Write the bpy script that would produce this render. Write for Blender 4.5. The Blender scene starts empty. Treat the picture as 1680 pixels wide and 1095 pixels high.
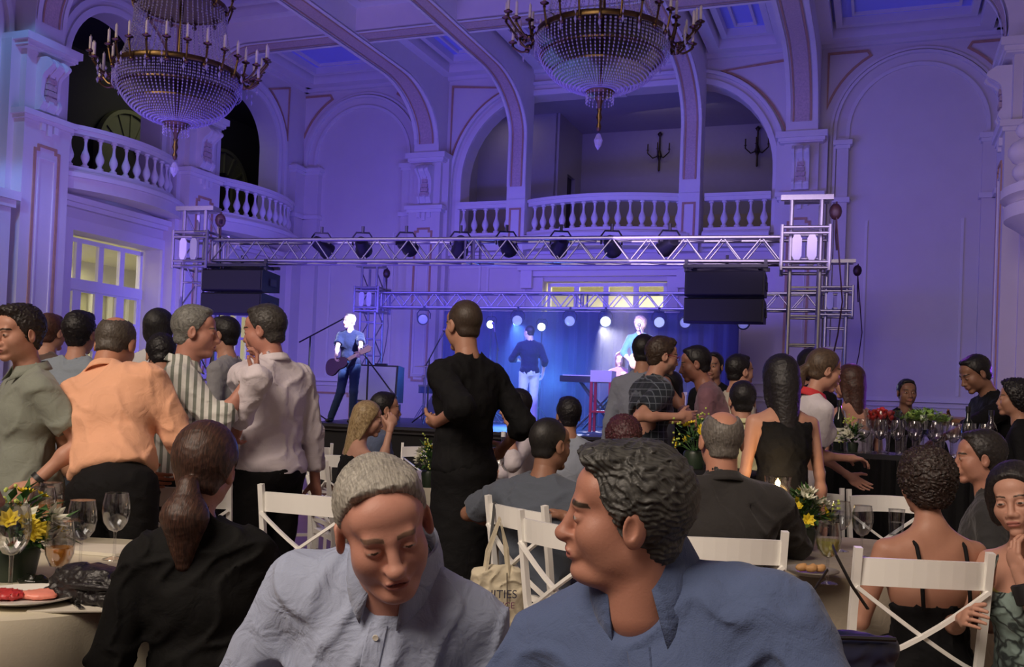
import bpy, bmesh, math, random
import numpy as np
from mathutils import Vector, Matrix, Euler
random.seed(7); rng = np.random.RandomState(7)
SC = bpy.context.scene
COL = SC.collection
PI = math.pi
rad = math.radians
# ------------------------------------------------------------------ camera
FPX = 1600.0; HC = 1.35; PITCH = rad(1.0); ROLL = rad(2.3); SHIFT = 80.6
cam_d = bpy.data.cameras.new('camera'); cam = bpy.data.objects.new('camera', cam_d); COL.objects.link(cam)
cam_d.sensor_width = 36; cam_d.lens = 36 * FPX / 1680; cam_d.shift_y = SHIFT / 1680
cam_d.clip_start = .05; cam_d.clip_end = 200
CAMR = Matrix.Rotation(PI/2 + PITCH, 3, 'X') @ Matrix.Rotation(ROLL, 3, 'Z')
cam.matrix_world = Matrix.Translation((0, 0, HC)) @ CAMR.to_4x4()
SC.camera = cam
def P(px, py, d):
    """the place d metres ahead of the camera that is seen at this pixel"""
    r = CAMR @ Vector(((px-840)/FPX, (547.5-py+SHIFT)/FPX, -1))
    return Vector((0, 0, HC)) + r * (d / r.y)
# ------------------------------------------------------------------ room frame: x along the stage wall, y towards it
TH = rad(20.6); U0 = -5.68
CT, ST = math.cos(TH), math.sin(TH)
def W(s, v, z=0):
    u = s + U0
    return Vector((u*CT + v*ST, -u*ST + v*CT, z))
ROOM_LOC = W(0, 0, 0)
def to_room(p):
    q = Vector(p) - ROOM_LOC
    return Vector((q.x*CT - q.y*ST, q.x*ST + q.y*CT, q.z))
# ------------------------------------------------------------------ view, world, lights
SC.view_settings.view_transform = 'Standard'; SC.view_settings.look = 'None'
SC.view_settings.gamma = 1; SC.view_settings.use_curve_mapping = False
SC.view_settings.exposure = 0.0
wd = bpy.data.worlds.new('world'); SC.world = wd; wd.use_nodes = True
wd.node_tree.nodes['Background'].inputs[0].default_value = (.20, .17, .45, 1)
wd.node_tree.nodes['Background'].inputs[1].default_value = 0.02
def area(loc, target, size, power, color, sy=None, spread=None):
    d = bpy.data.lights.new('area_light', 'AREA'); o = bpy.data.objects.new('area_light', d); COL.objects.link(o)
    d.energy = power; d.color = color; d.size = size
    if sy: d.shape = 'RECTANGLE'; d.size_y = sy
    if spread: d.spread = rad(spread)
    o.location = loc
    o.rotation_euler = (Vector(target)-Vector(loc)).to_track_quat('-Z', 'Y').to_euler()
    return o
def spot(loc, target, ang, power, color, blend=.5, r=.05):
    d = bpy.data.lights.new('spot_light', 'SPOT'); o = bpy.data.objects.new('spot_light', d); COL.objects.link(o)
    d.energy = power; d.color = color; d.spot_size = rad(ang); d.spot_blend = blend; d.shadow_soft_size = r
    o.location = loc
    o.rotation_euler = (Vector(target)-Vector(loc)).to_track_quat('-Z', 'Y').to_euler()
    return o
def point(loc, power, color, r=.1):
    d = bpy.data.lights.new('point_light', 'POINT'); o = bpy.data.objects.new('point_light', d); COL.objects.link(o)
    d.energy = power; d.color = color; d.shadow_soft_size = r; o.location = loc
    return o
VIO = (.33, .22, 1.0); BLU = (.12, .10, 1.0); WARM = (1.0, .74, .50)
# violet LED wash on the walls and ceiling (uplights along the floor and stage)
area(W(-3.0, 11.5, 3.9), W(-3.0, 19.5, 7.0), 7.0, 66, VIO, 1.0)
area(W(4.5, 11.5, 3.6), W(5.5, 20.0, 5.5), 4.0, 40, (.58, .42, 1.0), 1.0)
area(W(0, 10.0, 3.0), W(0, 14.0, 9.2), 8.0, 210, (.14, .09, 1.0), 5.0)
area(W(-3.5, 11.0, 3.5), W(-7.8, 15.5, 5.0), 3.0, 27, (.40,.26,1.0), 2.0)
# blue wash low on the stage wall and curtain
area(W(-1.5, 14.2, 3.2), W(-1.5, 19.5, 1.6), 9.0, 330, (.10, .07, 1.0), .6)
# blue lamp high on the left wall that catches the capital
spot(W(-6.1, 9.9, 8.5), W(-7.3, 12.0, 5.6), 46, 190, (.14, .36, 1.0), .5)
spot(W(-6.3, 9.6, 5.6), W(-7.4, 11.6, 3.4), 60, 160, (.10, .25, 1.0), .5)
# ballroom lamps behind the camera: dim warm light on the tables
area(W(3.0, -2.5, 6.5), W(4.5, 4.5, .8), 4.0, 185, (1.0, .83, .68), 4.0, 95)
area(W(-4.0, 2.0, 6.8), W(-4.0, 7.0, .8), 4.0, 165, (1.0, .82, .64), 4.0, 90)
area(W(0, -3.5, 5.5), W(0, 12.0, 6.5), 5.0, 45, (1.0, .74, .50), 2.5)
# ------------------------------------------------------------------ materials
MATS = {}
def new_mat(name):
    m = bpy.data.materials.new(name); m.use_nodes = True
    nt = m.node_tree; b = nt.nodes['Principled BSDF']
    return m, nt, b
def mat(name, col, rough=.6, metal=0, var=.10, scale=8, bump=0, bscale=60, emit=None, estr=0, spec=.5, coat=0, sheen=0):
    if name in MATS: return MATS[name]
    m, nt, b = new_mat(name); N = nt.nodes; L = nt.links
    tc = N.new('ShaderNodeTexCoord')
    nz = N.new('ShaderNodeTexNoise'); nz.inputs['Scale'].default_value = scale; nz.inputs['Detail'].default_value = 4
    L.new(tc.outputs['Object'], nz.inputs['Vector'])
    mx = N.new('ShaderNodeMix'); mx.data_type = 'RGBA'
    c = Vector(col)
    mx.inputs[6].default_value = (*(c*(1-var)), 1); mx.inputs[7].default_value = (*[min(1, q) for q in c*(1+var)], 1)
    L.new(nz.outputs['Fac'], mx.inputs[0]); L.new(mx.outputs[2], b.inputs['Base Color'])
    b.inputs['Roughness'].default_value = rough; b.inputs['Metallic'].default_value = metal
    b.inputs['Specular IOR Level'].default_value = spec
    if coat: b.inputs['Coat Weight'].default_value = coat
    if sheen: b.inputs['Sheen Weight'].default_value = sheen
    if bump:
        n2 = N.new('ShaderNodeTexNoise'); n2.inputs['Scale'].default_value = bscale; n2.inputs['Detail'].default_value = 5
        L.new(tc.outputs['Object'], n2.inputs['Vector'])
        bp = N.new('ShaderNodeBump'); bp.inputs['Strength'].default_value = bump; bp.inputs['Distance'].default_value = .01
        L.new(n2.outputs['Fac'], bp.inputs['Height']); L.new(bp.outputs['Normal'], b.inputs['Normal'])
    if emit:
        b.inputs['Emission Color'].default_value = (*emit, 1); b.inputs['Emission Strength'].default_value = estr
    MATS[name] = m
    return m
def glass_mat(name, tint=(.95, .95, 1), gloss=.22, rough=.05, body=None, bodyf=0):
    """thin clear glass: sees through, mirrors more at grazing angles"""
    if name in MATS: return MATS[name]
    m, nt, b = new_mat(name); N = nt.nodes; L = nt.links
    out = [n for n in N if n.type == 'OUTPUT_MATERIAL'][0]
    tr = N.new('ShaderNodeBsdfTransparent'); tr.inputs[0].default_value = (*tint, 1)
    gl = N.new('ShaderNodeBsdfGlossy'); gl.inputs['Roughness'].default_value = rough
    lw = N.new('ShaderNodeLayerWeight'); lw.inputs[0].default_value = .35
    mr = N.new('ShaderNodeMapRange'); mr.inputs['To Min'].default_value = gloss*.35; mr.inputs['To Max'].default_value = min(1, gloss*3)
    L.new(lw.outputs['Facing'], mr.inputs['Value'])
    ms = N.new('ShaderNodeMixShader'); L.new(mr.outputs[0], ms.inputs[0]); L.new(tr.outputs[0], ms.inputs[1]); L.new(gl.outputs[0], ms.inputs[2])
    fin = ms
    if body:
        b.inputs['Base Color'].default_value = (*body, 1); b.inputs['Roughness'].default_value = .1
        m2 = N.new('ShaderNodeMixShader'); m2.inputs[0].default_value = bodyf
        L.new(ms.outputs[0], m2.inputs[1]); L.new(b.outputs[0], m2.inputs[2]); fin = m2
    L.new(fin.outputs[0], out.inputs[0])
    MATS[name] = m
    return m
M_wall = mat('cream plaster', (.74, .69, .62), .75, var=.05, scale=2.5, bump=.15, bscale=14)
M_wall2 = mat('pale moulding', (.80, .76, .70), .6, var=.04, scale=5)
M_pink = mat('ornament band', (.60, .46, .40), .7, var=.35, scale=30, bump=.5, bscale=40)
M_gold = mat('gilded line', (.52, .30, .17), .5, var=.2, scale=12)
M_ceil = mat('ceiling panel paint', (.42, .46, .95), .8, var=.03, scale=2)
M_floor = mat('parquet floor', (.16, .075, .04), .32, var=.3, scale=6)
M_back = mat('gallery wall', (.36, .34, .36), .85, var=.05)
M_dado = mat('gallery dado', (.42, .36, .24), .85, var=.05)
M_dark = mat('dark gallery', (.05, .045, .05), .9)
M_green = mat('olive painted frame', (.20, .20, .12), .7)
M_alu = mat('truss aluminium', (.30, .29, .29), .34, metal=.9, var=.12, scale=20)
M_black = mat('black metal', (.012, .012, .014), .45, var=.2)
M_grille = mat('speaker grille', (.003, .003, .004), .7, var=.4, scale=200)
M_white = mat('white lacquered wood', (.90, .89, .85), .35, var=.03)
M_brass = mat('old brass', (.19, .12, .05), .33, metal=1, var=.3, scale=30)
M_candle = mat('candle wax', (.85, .78, .60), .5, var=.03)
M_cloth = mat('table linen', (.66, .61, .50), .7, var=.06, scale=4, bump=.2, bscale=300)
M_crystal = glass_mat('crystal', (.96, .95, 1.0), .22, .12, body=(.80, .76, .84), bodyf=.30)
M_glass = glass_mat('drinking glass', (.97, .97, .98), .20, .02)
M_pane = glass_mat('window glass', (.95, .95, .92), .06, .02)
# ------------------------------------------------------------------ mesh helpers
class MB:
    def __init__(s): s.v = []; s.f = []; s.m = []; s.cm = 0
    def add(s, vs, fs, T=None):
        n = len(s.v)
        if T is not None: vs = [T @ Vector(q) for q in vs]
        s.v += [tuple(q) for q in vs]; s.f += [tuple(i+n for i in q) for q in fs]; s.m += [s.cm]*len(fs)
        return s
    def box(s, x0, x1, y0, y1, z0, z1, T=None):
        v = [(x, y, z) for z in (z0, z1) for y in (y0, y1) for x in (x0, x1)]
        return s.add(v, [(0,2,3,1),(4,5,7,6),(0,1,5,4),(2,6,7,3),(0,4,6,2),(1,3,7,5)], T)
    def cbox(s, c, sx, sy, sz, T=None): return s.box(c[0]-sx/2, c[0]+sx/2, c[1]-sy/2, c[1]+sy/2, c[2]-sz/2, c[2]+sz/2, T)
    def tube(s, pts, r, n=8, T=None, cap=True, flat=1.0, up=None):
        pts = [Vector(p) for p in pts]; vs = []; k = len(pts)
        rs = r if isinstance(r, (list, tuple)) else [r]*k
        pu = None
        for i, p in enumerate(pts):
            d = (pts[min(i+1, k-1)] - pts[max(i-1, 0)])
            d = d.normalized() if d.length > 1e-9 else Vector((0,0,1))
            if pu is None:
                a = Vector(up) if up else (Vector((0,0,1)) if abs(d.z) < .9 else Vector((1,0,0)))
            else: a = pu
            e = (a - d*a.dot(d)).normalized(); pu = e; g = d.cross(e)
            for j in range(n):
                t = 2*PI*j/n + PI/n
                vs.append(p + e*math.cos(t)*rs[i] + g*math.sin(t)*rs[i]*flat)
        fs = [(i*n+j, i*n+(j+1)%n, (i+1)*n+(j+1)%n, (i+1)*n+j) for i in range(k-1) for j in range(n)]
        if cap: fs += [tuple(reversed(range(n))), tuple(range((k-1)*n, k*n))]
        return s.add(vs, fs, T)
    def lathe(s, prof, n=16, c=(0,0,0), T=None):
        vs = [(c[0]+r*math.cos(2*PI*j/n), c[1]+r*math.sin(2*PI*j/n), c[2]+z) for r, z in prof for j in range(n)]
        k = len(prof)
        fs = [(i*n+j, i*n+(j+1)%n, (i+1)*n+(j+1)%n, (i+1)*n+j) for i in range(k-1) for j in range(n)]
        if prof[0][0] > 1e-5: fs.append(tuple(reversed(range(n))))
        if prof[-1][0] > 1e-5: fs.append(tuple(range((k-1)*n, k*n)))
        return s.add(vs, fs, T)
    def prism(s, poly, a, b, ax='x', T=None):
        """extrude a 2D outline along an axis from a to b"""
        n = len(poly)
        f = {'x': lambda p, t: (t, p[0], p[1]), 'y': lambda p, t: (p[0], t, p[1]), 'z': lambda p, t: (p[0], p[1], t)}[ax]
        vs = [f(p, a) for p in poly] + [f(p, b) for p in poly]
        fs = [(i, (i+1)%n, n+(i+1)%n, n+i) for i in range(n)] + [tuple(reversed(range(n))), tuple(range(n, 2*n))]
        return s.add(vs, fs, T)
    def ball(s, c, r, n=8, T=None):
        r3 = r if isinstance(r, (tuple, list)) else (r, r, r); m = max(4, n//2+1)
        vs = []; 
        for i in range(m+1):
            t = PI*i/m
            for j in range(n): vs.append((c[0]+r3[0]*math.sin(t)*math.cos(2*PI*j/n), c[1]+r3[1]*math.sin(t)*math.sin(2*PI*j/n), c[2]-r3[2]*math.cos(t)))
        fs = [(i*n+j, i*n+(j+1)%n, (i+1)*n+(j+1)%n, (i+1)*n+j) for i in range(m) for j in range(n)]
        return s.add(vs, fs, T)
    def octa(s, c, r, h, T=None):
        v = [(c[0]+r,c[1],c[2]),(c[0],c[1]+r,c[2]),(c[0]-r,c[1],c[2]),(c[0],c[1]-r,c[2]),(c[0],c[1],c[2]+h),(c[0],c[1],c[2]-h)]
        return s.add(v, [(0,1,4),(1,2,4),(2,3,4),(3,0,4),(1,0,5),(2,1,5),(3,2,5),(0,3,5)], T)
    def mesh(s, name, mats, smooth=False):
        me = bpy.data.meshes.new(name); me.from_pydata(s.v, [], s.f); me.update()
        bm = bmesh.new(); bm.from_mesh(me); bmesh.ops.remove_doubles(bm, verts=bm.verts, dist=1e-5)
        bmesh.ops.recalc_face_normals(bm, faces=bm.faces); 
        same = len(bm.faces) == len(s.m)
        bm.to_mesh(me); bm.free()
        for m in (mats if isinstance(mats, (list, tuple)) else [mats]): me.materials.append(m)
        if same and any(s.m): me.polygons.foreach_set('material_index', s.m)
        if smooth:
            me.polygons.foreach_set('use_smooth', [True]*len(me.polygons))
            try: me.set_sharp_from_angle(angle=rad(40))
            except Exception: pass
        return me
    def build(s, name, mats, parent=None, smooth=False, loc=None, rz=None):
        return link(name, s.mesh(name, mats, smooth), parent, loc, rz)
def link(name, me, parent=None, loc=None, rz=None):
    o = bpy.data.objects.new(name, me); COL.objects.link(o)
    if parent is not None: o.parent = parent
    if loc is not None: o.location = loc
    if rz is not None: o.rotation_euler = (0, 0, rz)
    return o
def tag(o, label=None, cat=None, group=None, kind=None):
    if label: o['label'] = label
    if cat: o['category'] = cat
    if group: o['group'] = group
    if kind: o['kind'] = kind
    return o
def thing(name, label, cat, loc=(0,0,0), rz=0, group=None):
    o = bpy.data.objects.new(name, None); COL.objects.link(o); o.empty_display_size = .1
    o.location = loc; o.rotation_euler = (0, 0, rz)
    return tag(o, label, cat, group)
def dup(root, loc, rz=None, label=None, group=None, scale=None):
    def cp(o, par):
        c = o.copy(); COL.objects.link(c)
        if par is not None:
            c.parent = par; c.matrix_parent_inverse = o.matrix_parent_inverse.copy()
        for ch in KIDS.get(o.name) or [q for q in o.children]: cp(ch, c)
        return c
    r = cp(root, None); r.location = loc
    if rz is not None: r.rotation_euler = (0, 0, rz)
    if scale is not None: r.scale = (scale,)*3 if not isinstance(scale, tuple) else scale
    if label: r['label'] = label
    if group: r['group'] = group
    return r
KIDS = {}
def struct(name, mb, m, smooth=False, room=True, parent=None):
    o = mb.build(name, m, parent, smooth)
    if parent is None:
        if room: o.location = ROOM_LOC; o.rotation_euler = (0, 0, -TH)
        o['kind'] = 'structure'
    return o
# ================================================================== THE ROOM
VB, SL, ZC = 20.6, 7.8, 8.95          # stage wall, half width, ceiling
ZCAP, ZBAL = 6.95, 5.82               # capital top, balcony rail top
def mback(a, o, z): return (a, VB-o, z)
def mleft(a, o, z): return (-SL+o, a, z)
def mright(a, o, z): return (SL-o, a, z)
def wall_mesh(mp, a0, a1, z0, z1, holes, th):
    """holes: (lo, hi, zlo, fn(a)->ztop); flat wall with arched openings and their reveals"""
    mb = MB(); cuts = [a0]
    for lo, hi, zl, fn in holes:
        n = 28; cuts += [lo + (hi-lo)*(.5-.5*math.cos(PI*i/n)) for i in range(n+1)]
    cuts.append(a1); cuts = sorted(set(round(c, 5) for c in cuts))
    for p, q in zip(cuts[:-1], cuts[1:]):
        hs = sorted([h for h in holes if h[0]-1e-4 <= p and q <= h[1]+1e-4], key=lambda h: h[2])
        lo1 = lo2 = z0
        for h in hs:
            if h[2] > lo1 + 1e-4: mb.add([mp(p,0,lo1), mp(q,0,lo2), mp(q,0,h[2]), mp(p,0,h[2])], [(0,1,2,3)]); mb.add([mp(p,0,h[2]), mp(q,0,h[2]), mp(q,-th,h[2]), mp(p,-th,h[2])], [(0,1,2,3)])
            lo1, lo2 = h[3](p), h[3](q)
            mb.add([mp(p,0,lo1), mp(q,0,lo2), mp(q,-th,lo2), mp(p,-th,lo1)], [(0,1,2,3)])
        mb.add([mp(p,0,lo1), mp(q,0,lo2), mp(q,0,z1), mp(p,0,z1)], [(0,1,2,3)])
    for lo, hi, zl, fn in holes:
        for a in (lo, hi):
            if fn(a) > zl+1e-3: mb.add([mp(a,0,zl), mp(a,-th,zl), mp(a,-th,fn(a)), mp(a,0,fn(a))], [(0,1,2,3)])
    return mb
def arch(c, r, zs): return lambda a: zs + math.sqrt(max(0, r*r-(a-c)**2))
def ribbon(mb, mp, pts, w, d, b=0.0, closed=False):
    """moulding strip of width w standing d proud of the wall along a path in the wall plane"""
    n = len(pts); L = []
    for i in range(n):
        if closed: p0, p1 = pts[(i-1)%n], pts[(i+1)%n]; pm = pts[i]
        else: p0, p1 = pts[max(i-1,0)], pts[min(i+1,n-1)]; pm = pts[i]
        def nv(u, v):
            dx, dz = v[0]-u[0], v[1]-u[1]; l = math.hypot(dx, dz) or 1; return (-dz/l, dx/l)
        if pm == p0: m = nv(pm, p1); k = 1
        elif pm == p1: m = nv(p0, pm); k = 1
        else:
            n1, n2 = nv(p0, pm), nv(pm, p1); m = (n1[0]+n2[0], n1[1]+n2[1]); l = math.hypot(*m) or 1
            m = (m[0]/l, m[1]/l); k = 1/max(.4, m[0]*n1[0]+m[1]*n1[1])
        L.append((pm[0]+m[0]*w/2*k, pm[1]+m[1]*w/2*k, pm[0]-m[0]*w/2*k, pm[1]-m[1]*w/2*k))
    vs = []
    for a, z, a2, z2 in L: vs += [mp(a, b, z), mp(a, b+d, z), mp(a2, b+d, z2), mp(a2, b, z2)]
    fs = []
    for i in range(n if closed else n-1):
        j = (i+1) % n
        for q in range(3): fs.append((i*4+q, i*4+q+1, j*4+q+1, j*4+q))
    if not closed: fs += [(0,1,2,3), tuple((n-1)*4+q for q in (3,2,1,0))]
    mb.add(vs, fs)
def arc_pts(c, z, r, t0=0, t1=180, n=24, rz=None):
    return [(c + r*math.cos(rad(t0+(t1-t0)*i/n)), z + (rz or r)*math.sin(rad(t0+(t1-t0)*i/n))) for i in range(n+1)]
def mbox(mb, mp, a0, a1, o0, o1, z0, z1):
    v = [mp(a, o, z) for z in (z0, z1) for o in (o0, o1) for a in (a0, a1)]
    mb.add(v, [(0,2,3,1),(4,5,7,6),(0,1,5,4),(2,6,7,3),(0,4,6,2),(1,3,7,5)])
def rect(a0, a1, z0, z1): return [(a0,z0),(a1,z0),(a1,z1),(a0,z1)]
def notched(a0, a1, z0, z1, k=.07): return [(a0+k,z0),(a1-k,z0),(a1-k,z0+k),(a1,z0+k),(a1,z1-k),(a1-k,z1-k),(a1-k,z1),(a0+k,z1),(a0+k,z1-k),(a0,z1-k),(a0,z0+k),(a0+k,z0+k)]
# --- floor, ceiling, walls
mb = MB(); mb.box(-SL, SL, -7, VB, -.1, 0); struct('floor', mb, M_floor)
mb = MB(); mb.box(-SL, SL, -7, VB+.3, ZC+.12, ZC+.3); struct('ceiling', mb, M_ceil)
def gal_top(a):                         # wide gallery opening: flat head with elliptical shoulders
    e = 1.75; t = abs(a) - (3.5-e)
    return 8.22 if t <= 0 else 6.3 + 1.92*math.sqrt(max(0, 1-(t/e)**2))
def flat(z): return lambda a: z
wb = wall_mesh(mback, -SL, SL, 0, ZC+.15, [(-3.5, 3.5, 4.95, gal_top), (-1.4, 1.4, 0.93, flat(4.02))], .45)
struct('wall_back', wb, M_wall)
LB = [(14.3, 1.2), (18.4, 1.08), (10.5, 1.1), (7.0, 1.1), (3.2, 1.1)]
wl = wall_mesh(mleft, -7, VB, 0, ZC+.15, [(c-r, c+r, 4.95, arch(c, r, 7.0)) for c, r in LB[:3]] + [(13.35, 15.65, 0, flat(4.05)), (17.5, 19.3, 0, flat(4.05))], .5)
struct('wall_left', wl, M_wall)
struct('wall_right', wall_mesh(mright, -7, VB, 0, ZC+.15, [], .4), M_wall)
mb = MB(); mb.box(-SL, SL, -7.2, -7, 0, ZC+.15); struct('wall_rear', mb, M_wall)
# --- ceiling grid: ribs that curve down on to the walls
TRIM = [0]
def trim(mb, m, smooth=False, parent=None):
    TRIM[0] += 1
    return struct('trim_%d' % TRIM[0], mb, m, smooth, parent=parent)
def rib_profile(z0, zt, o_foot, ox, zb, far):
    """outline (out, z) of a rib bracket: up the wall, a quarter ellipse, then along under the ceiling"""
    p = [(-.02, z0), (o_foot, z0), (o_foot, zt)]
    for i in range(1, 15):
        t = PI/2*i/14
        p.append((o_foot + ox*(1-math.cos(t)), zt + (zb-zt)*math.sin(t)))
    p += [(far, zb), (far, ZC+.14), (-.02, ZC+.14)]
    return p
def rib(mp, a, w, z0, zt, of, ox, zb, far):
    pr = rib_profile(z0, zt, of, ox, zb, far); mb = MB(); n = len(pr)
    vs = [mp(a-w/2, o, z) for o, z in pr] + [mp(a+w/2, o, z) for o, z in pr]
    # sides as a fan of quads against the wall/ceiling corner
    fs = [(i, (i+1)%n, n+(i+1)%n, n+i) for i in range(n)]
    c = len(vs); vs += [mp(a-w/2, -.02, ZC+.14), mp(a+w/2, -.02, ZC+.14)]
    for i in range(n-1): fs += [(c, i, i+1), (c+1, n+i+1, n+i)]
    mb.add(vs, fs); o = trim(mb, M_wall2)
    # ornament band along the underside + thin gilded edges
    path = pr[1:-2]
    def strip(c0, wd, d, m, nm):
        b = MB(); vv = []
        for i, (oo, zz) in enumerate(path):
            p0, p1 = path[max(i-1,0)], path[min(i+1,len(path)-1)]
            dx, dz = p1[0]-p0[0], p1[1]-p0[1]; l = math.hypot(dx, dz); nx, nz = dz/l, -dx/l
            if i == 0: zz += .28
            vv += [mp(c0-wd/2, oo+nx*d, zz+nz*d), mp(c0+wd/2, oo+nx*d, zz+nz*d)]
        b.add(vv, [(2*i, 2*i+1, 2*i+3, 2*i+2) for i in range(len(path)-1)])
        q = b.build(nm, m, o); q.location = (0,0,0)
    strip(a, w*.46, .012, M_pink, 'ornament_band')
    for e in (-.27, .27): strip(a+w*e, .035, .02, M_gold, 'gilded_edge')
    for e in (-.42, .42): strip(a+w*e, w*.14, .035, M_wall2, 'edge_roll')
    return o
S2 = (-4.23, -2.02, 1.85, 4.08)
ZB = 8.28
for s in (-4.23, 4.08): rib(mback, s, .62, ZCAP, 7.15, .45, 1.8, ZB, 27.4)
for s in (-2.02, 1.85): rib(mback, s, .44, ZBAL, 7.2, .35, 1.9, ZB, 27.4)
LV = (16.55, 12.27, 8.6, 5.1, 1.3, -2.5)
for v in LV:
    rib(mleft, v, .62, ZCAP, 7.3, .45, .95, ZB+.03, 7.82)
    rib(mright, v, .62, ZCAP, 7.3, .45, .95, ZB+.03, 7.82)
# coffer panels: stepped frames round a recessed field
vs_ = [VB] + list(LV) + [-7]; ss_ = [-SL] + list(S2) + [SL]
fr = MB(); k = 0
for i in range(len(vs_)-1):
    for j in range(len(ss_)-1):
        a0, a1 = ss_[j]+.3, ss_[j+1]-.3; b1, b0 = vs_[i]-.3, vs_[i+1]+.3
        if vs_[i] < 0: continue
        for ins, w, d in ((.12, .24, .34), (.36, .12, .16), (.62, .05, .06)):
            x0, x1, y0, y1 = a0+ins, a1-ins, b0+ins, b1-ins
            ribbon(fr, lambda a, o, z: (a, z, ZC+.12-o), rect(x0, x1, y0, y1), w, d, 0, True)
trim(fr, M_wall2)
# cornice round the room
cor = MB()
for mp, a0, a1 in ((mback, -SL, SL), (mleft, -7, VB), (mright, -7, VB)):
    mbox(cor, mp, a0, a1, 0, .34, ZC-.02, ZC+.13); mbox(cor, mp, a0, a1, 0, .22, ZC-.16, ZC-.02); mbox(cor, mp, a0, a1, 0, .10, ZC-.24, ZC-.16)
trim(cor, M_wall2)
# --- pilasters: shaft, panels, capital with scroll console
def scroll_console(mp, a, o, z0, z1, w, parent):
    """S-shaped console under the capital: big volute on top, leaf body, small volute below"""
    h = z1-z0
    prof = []
    N_ = 26
    for i in range(N_+1):
        t = i/N_; z = z1 - h*t
        oo = .10 + .20*math.exp(-((t-.14)/.13)**2) + .05*(1-t) + .07*math.exp(-((t-.86)/.09)**2)
        prof.append((oo*h/.85, z))
    mb = MB()
    for e0, e1, k in ((-.5, -.34, 1.0), (-.34, -.12, .78), (-.12, .12, .93), (.12, .34, .78), (.34, .5, 1.0)):
        vs = []
        for oo, z in prof: vs += [mp(a+e0*w, o, z), mp(a+e0*w, o+oo*k, z), mp(a+e1*w, o+oo*k, z), mp(a+e1*w, o, z)]
        mb.add(vs, [(i*4+q, i*4+q+1, i*4+5+q, i*4+4+q) for i in range(N_) for q in range(3)] + [(0,1,2,3), tuple(N_*4+q for q in (3,2,1,0))])
    q = mb.build('scroll_console', M_wall2, parent)
    mb = MB(); c = mp(a, o+.02, (z0+z1)/2-.12*h)
    for i in range(5):
        zz = z0 + h*(.18+.12*i); mbox(mb, mp, a-w*.30+.012*i, a+w*.30-.012*i, o+.12*h, o+.17*h+.012*(i%2), zz, zz+.09*h)
    mb.build('leaf_ornament', M_pink, parent)
def cap_stack(mb, mp, a, o, z1, w, steps=((.0,.10,.16),(-.10,.05,.12),(-.17,.02,.06))):
    for dz, ex, h in steps:
        mbox(mb, mp, a-w/2-ex, a+w/2+ex, 0, o+ex, z1+dz-h*.75, z1+dz)
def pilaster(mp, a, w, out, ztop=ZCAP, console=True, base=0):
    mb = MB()
    mbox(mb, mp, a-w*.62, a+w*.62, 0, out*.55, base, ztop-.1)       # backing strip
    mbox(mb, mp, a-w/2, a+w/2, 0, out, base, ztop-1.35)            # lower shaft
    mbox(mb, mp, a-w*.42, a+w*.42, 0, out*.8, ztop-1.35, ztop-.2)   # console zone
    mbox(mb, mp, a-w*.56, a+w*.56, 0, out+.08, base, base+.35)
    o = trim(mb, M_wall)
    c = MB(); cap_stack(c, mp, a, out, ztop, w)
    cap_stack(c, mp, a, out, ztop-1.22, w, ((.0,.08,.12),(-.08,.04,.10)))
    c.build('capital', M_wall2, o)
    if console: scroll_console(mp, a, out*.8, ztop-1.16, ztop-.30, w*.42, o)
    d = MB()
    for i in (-1, 0, 1): mbox(d, mp, a+i*.13-.04, a+i*.13+.04, out, out+.05, ztop-1.50-.06*(i == 0), ztop-1.38)
    d.build('drop_ornament', M_wall2, o)
    g = MB(); ribbon(g, mp, notched(a-w*.26, a+w*.26, 1.7, ztop-1.75), .045, .02, out, True); g.build('gilded_panel_line', M_gold, o)
    g = MB(); ribbon(g, mp, rect(a-w*.17, a+w*.17, 1.85, ztop-1.95), .025, .02, out, True); g.build('panel_moulding', M_wall2, o)
    return o
for s in (-4.23, 4.08): pilaster(mback, s, .80, .42)
for v in (16.3, 12.27, 8.6, 5.1): pilaster(mleft, v, .95, .5); pilaster(mright, v, .95, .5)
# corner pilasters of the stage wall
def corner_pil(mp, a, w=.5):
    mb = MB(); mbox(mb, mp, a-w/2, a+w/2, 0, .16, 0, ZCAP-.1); o = trim(mb, M_wall)
    c = MB(); cap_stack(c, mp, a, .16, ZCAP-.15, w, ((.0,.07,.13),(-.09,.03,.10)))
    mbox(c, mp, a-w/2-.05, a+w/2+.05, 0, .22, 5.55, 5.65); c.build('capital', M_wall2, o)
    return o
corner_pil(mback, -7.5); corner_pil(mback, 7.58, .36); corner_pil(mleft, 20.3); corner_pil(mright, 20.3); corner_pil(mback, 4.86, .22); corner_pil(mback, -4.86, .22); corner_pil(mright, 18.1, .5)
# blind arches, archivolts, spandrel frames
mo = MB()
for c in (-6.15, 6.22):
    for r, w, d in ((1.28, .07, .05), (1.52, .05, .09), (1.60, .05, .04)):
        ribbon(mo, mback, [(c+r, .9)] + arc_pts(c, 7.0, r) + [(c-r, .9)], w, d)
for c, r in LB[:3]:
    for k, w, d in ((.06, .12, .05), (.24, .10, .09)):
        ribbon(mo, mleft, [(c+r+k, 5.0)] + arc_pts(c, 7.0, r+k) + [(c-r-k, 5.0)], w, d)
gp = lambda k: [(3.5+k, 5.0)] + [(1.75+(1.75+k)*math.cos(rad(t)), 6.3+(1.92+k)*math.sin(rad(t))) for t in range(0, 91, 5)] + [(-1.75-(1.75+k)*math.cos(rad(t)), 6.3+(1.92+k)*math.sin(rad(t))) for t in range(90, -1, -5)] + [(-3.5-k, 5.0)]
for k, w, d in ((.06, .12, .06), (.26, .07, .10)): ribbon(mo, mback, gp(k), w, d)
mbox(mo, mback, -.35, .35, 0, .22, 8.05, 8.62); mbox(mo, mback, -.45, .45, 0, .3, 8.52, 8.66)
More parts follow.
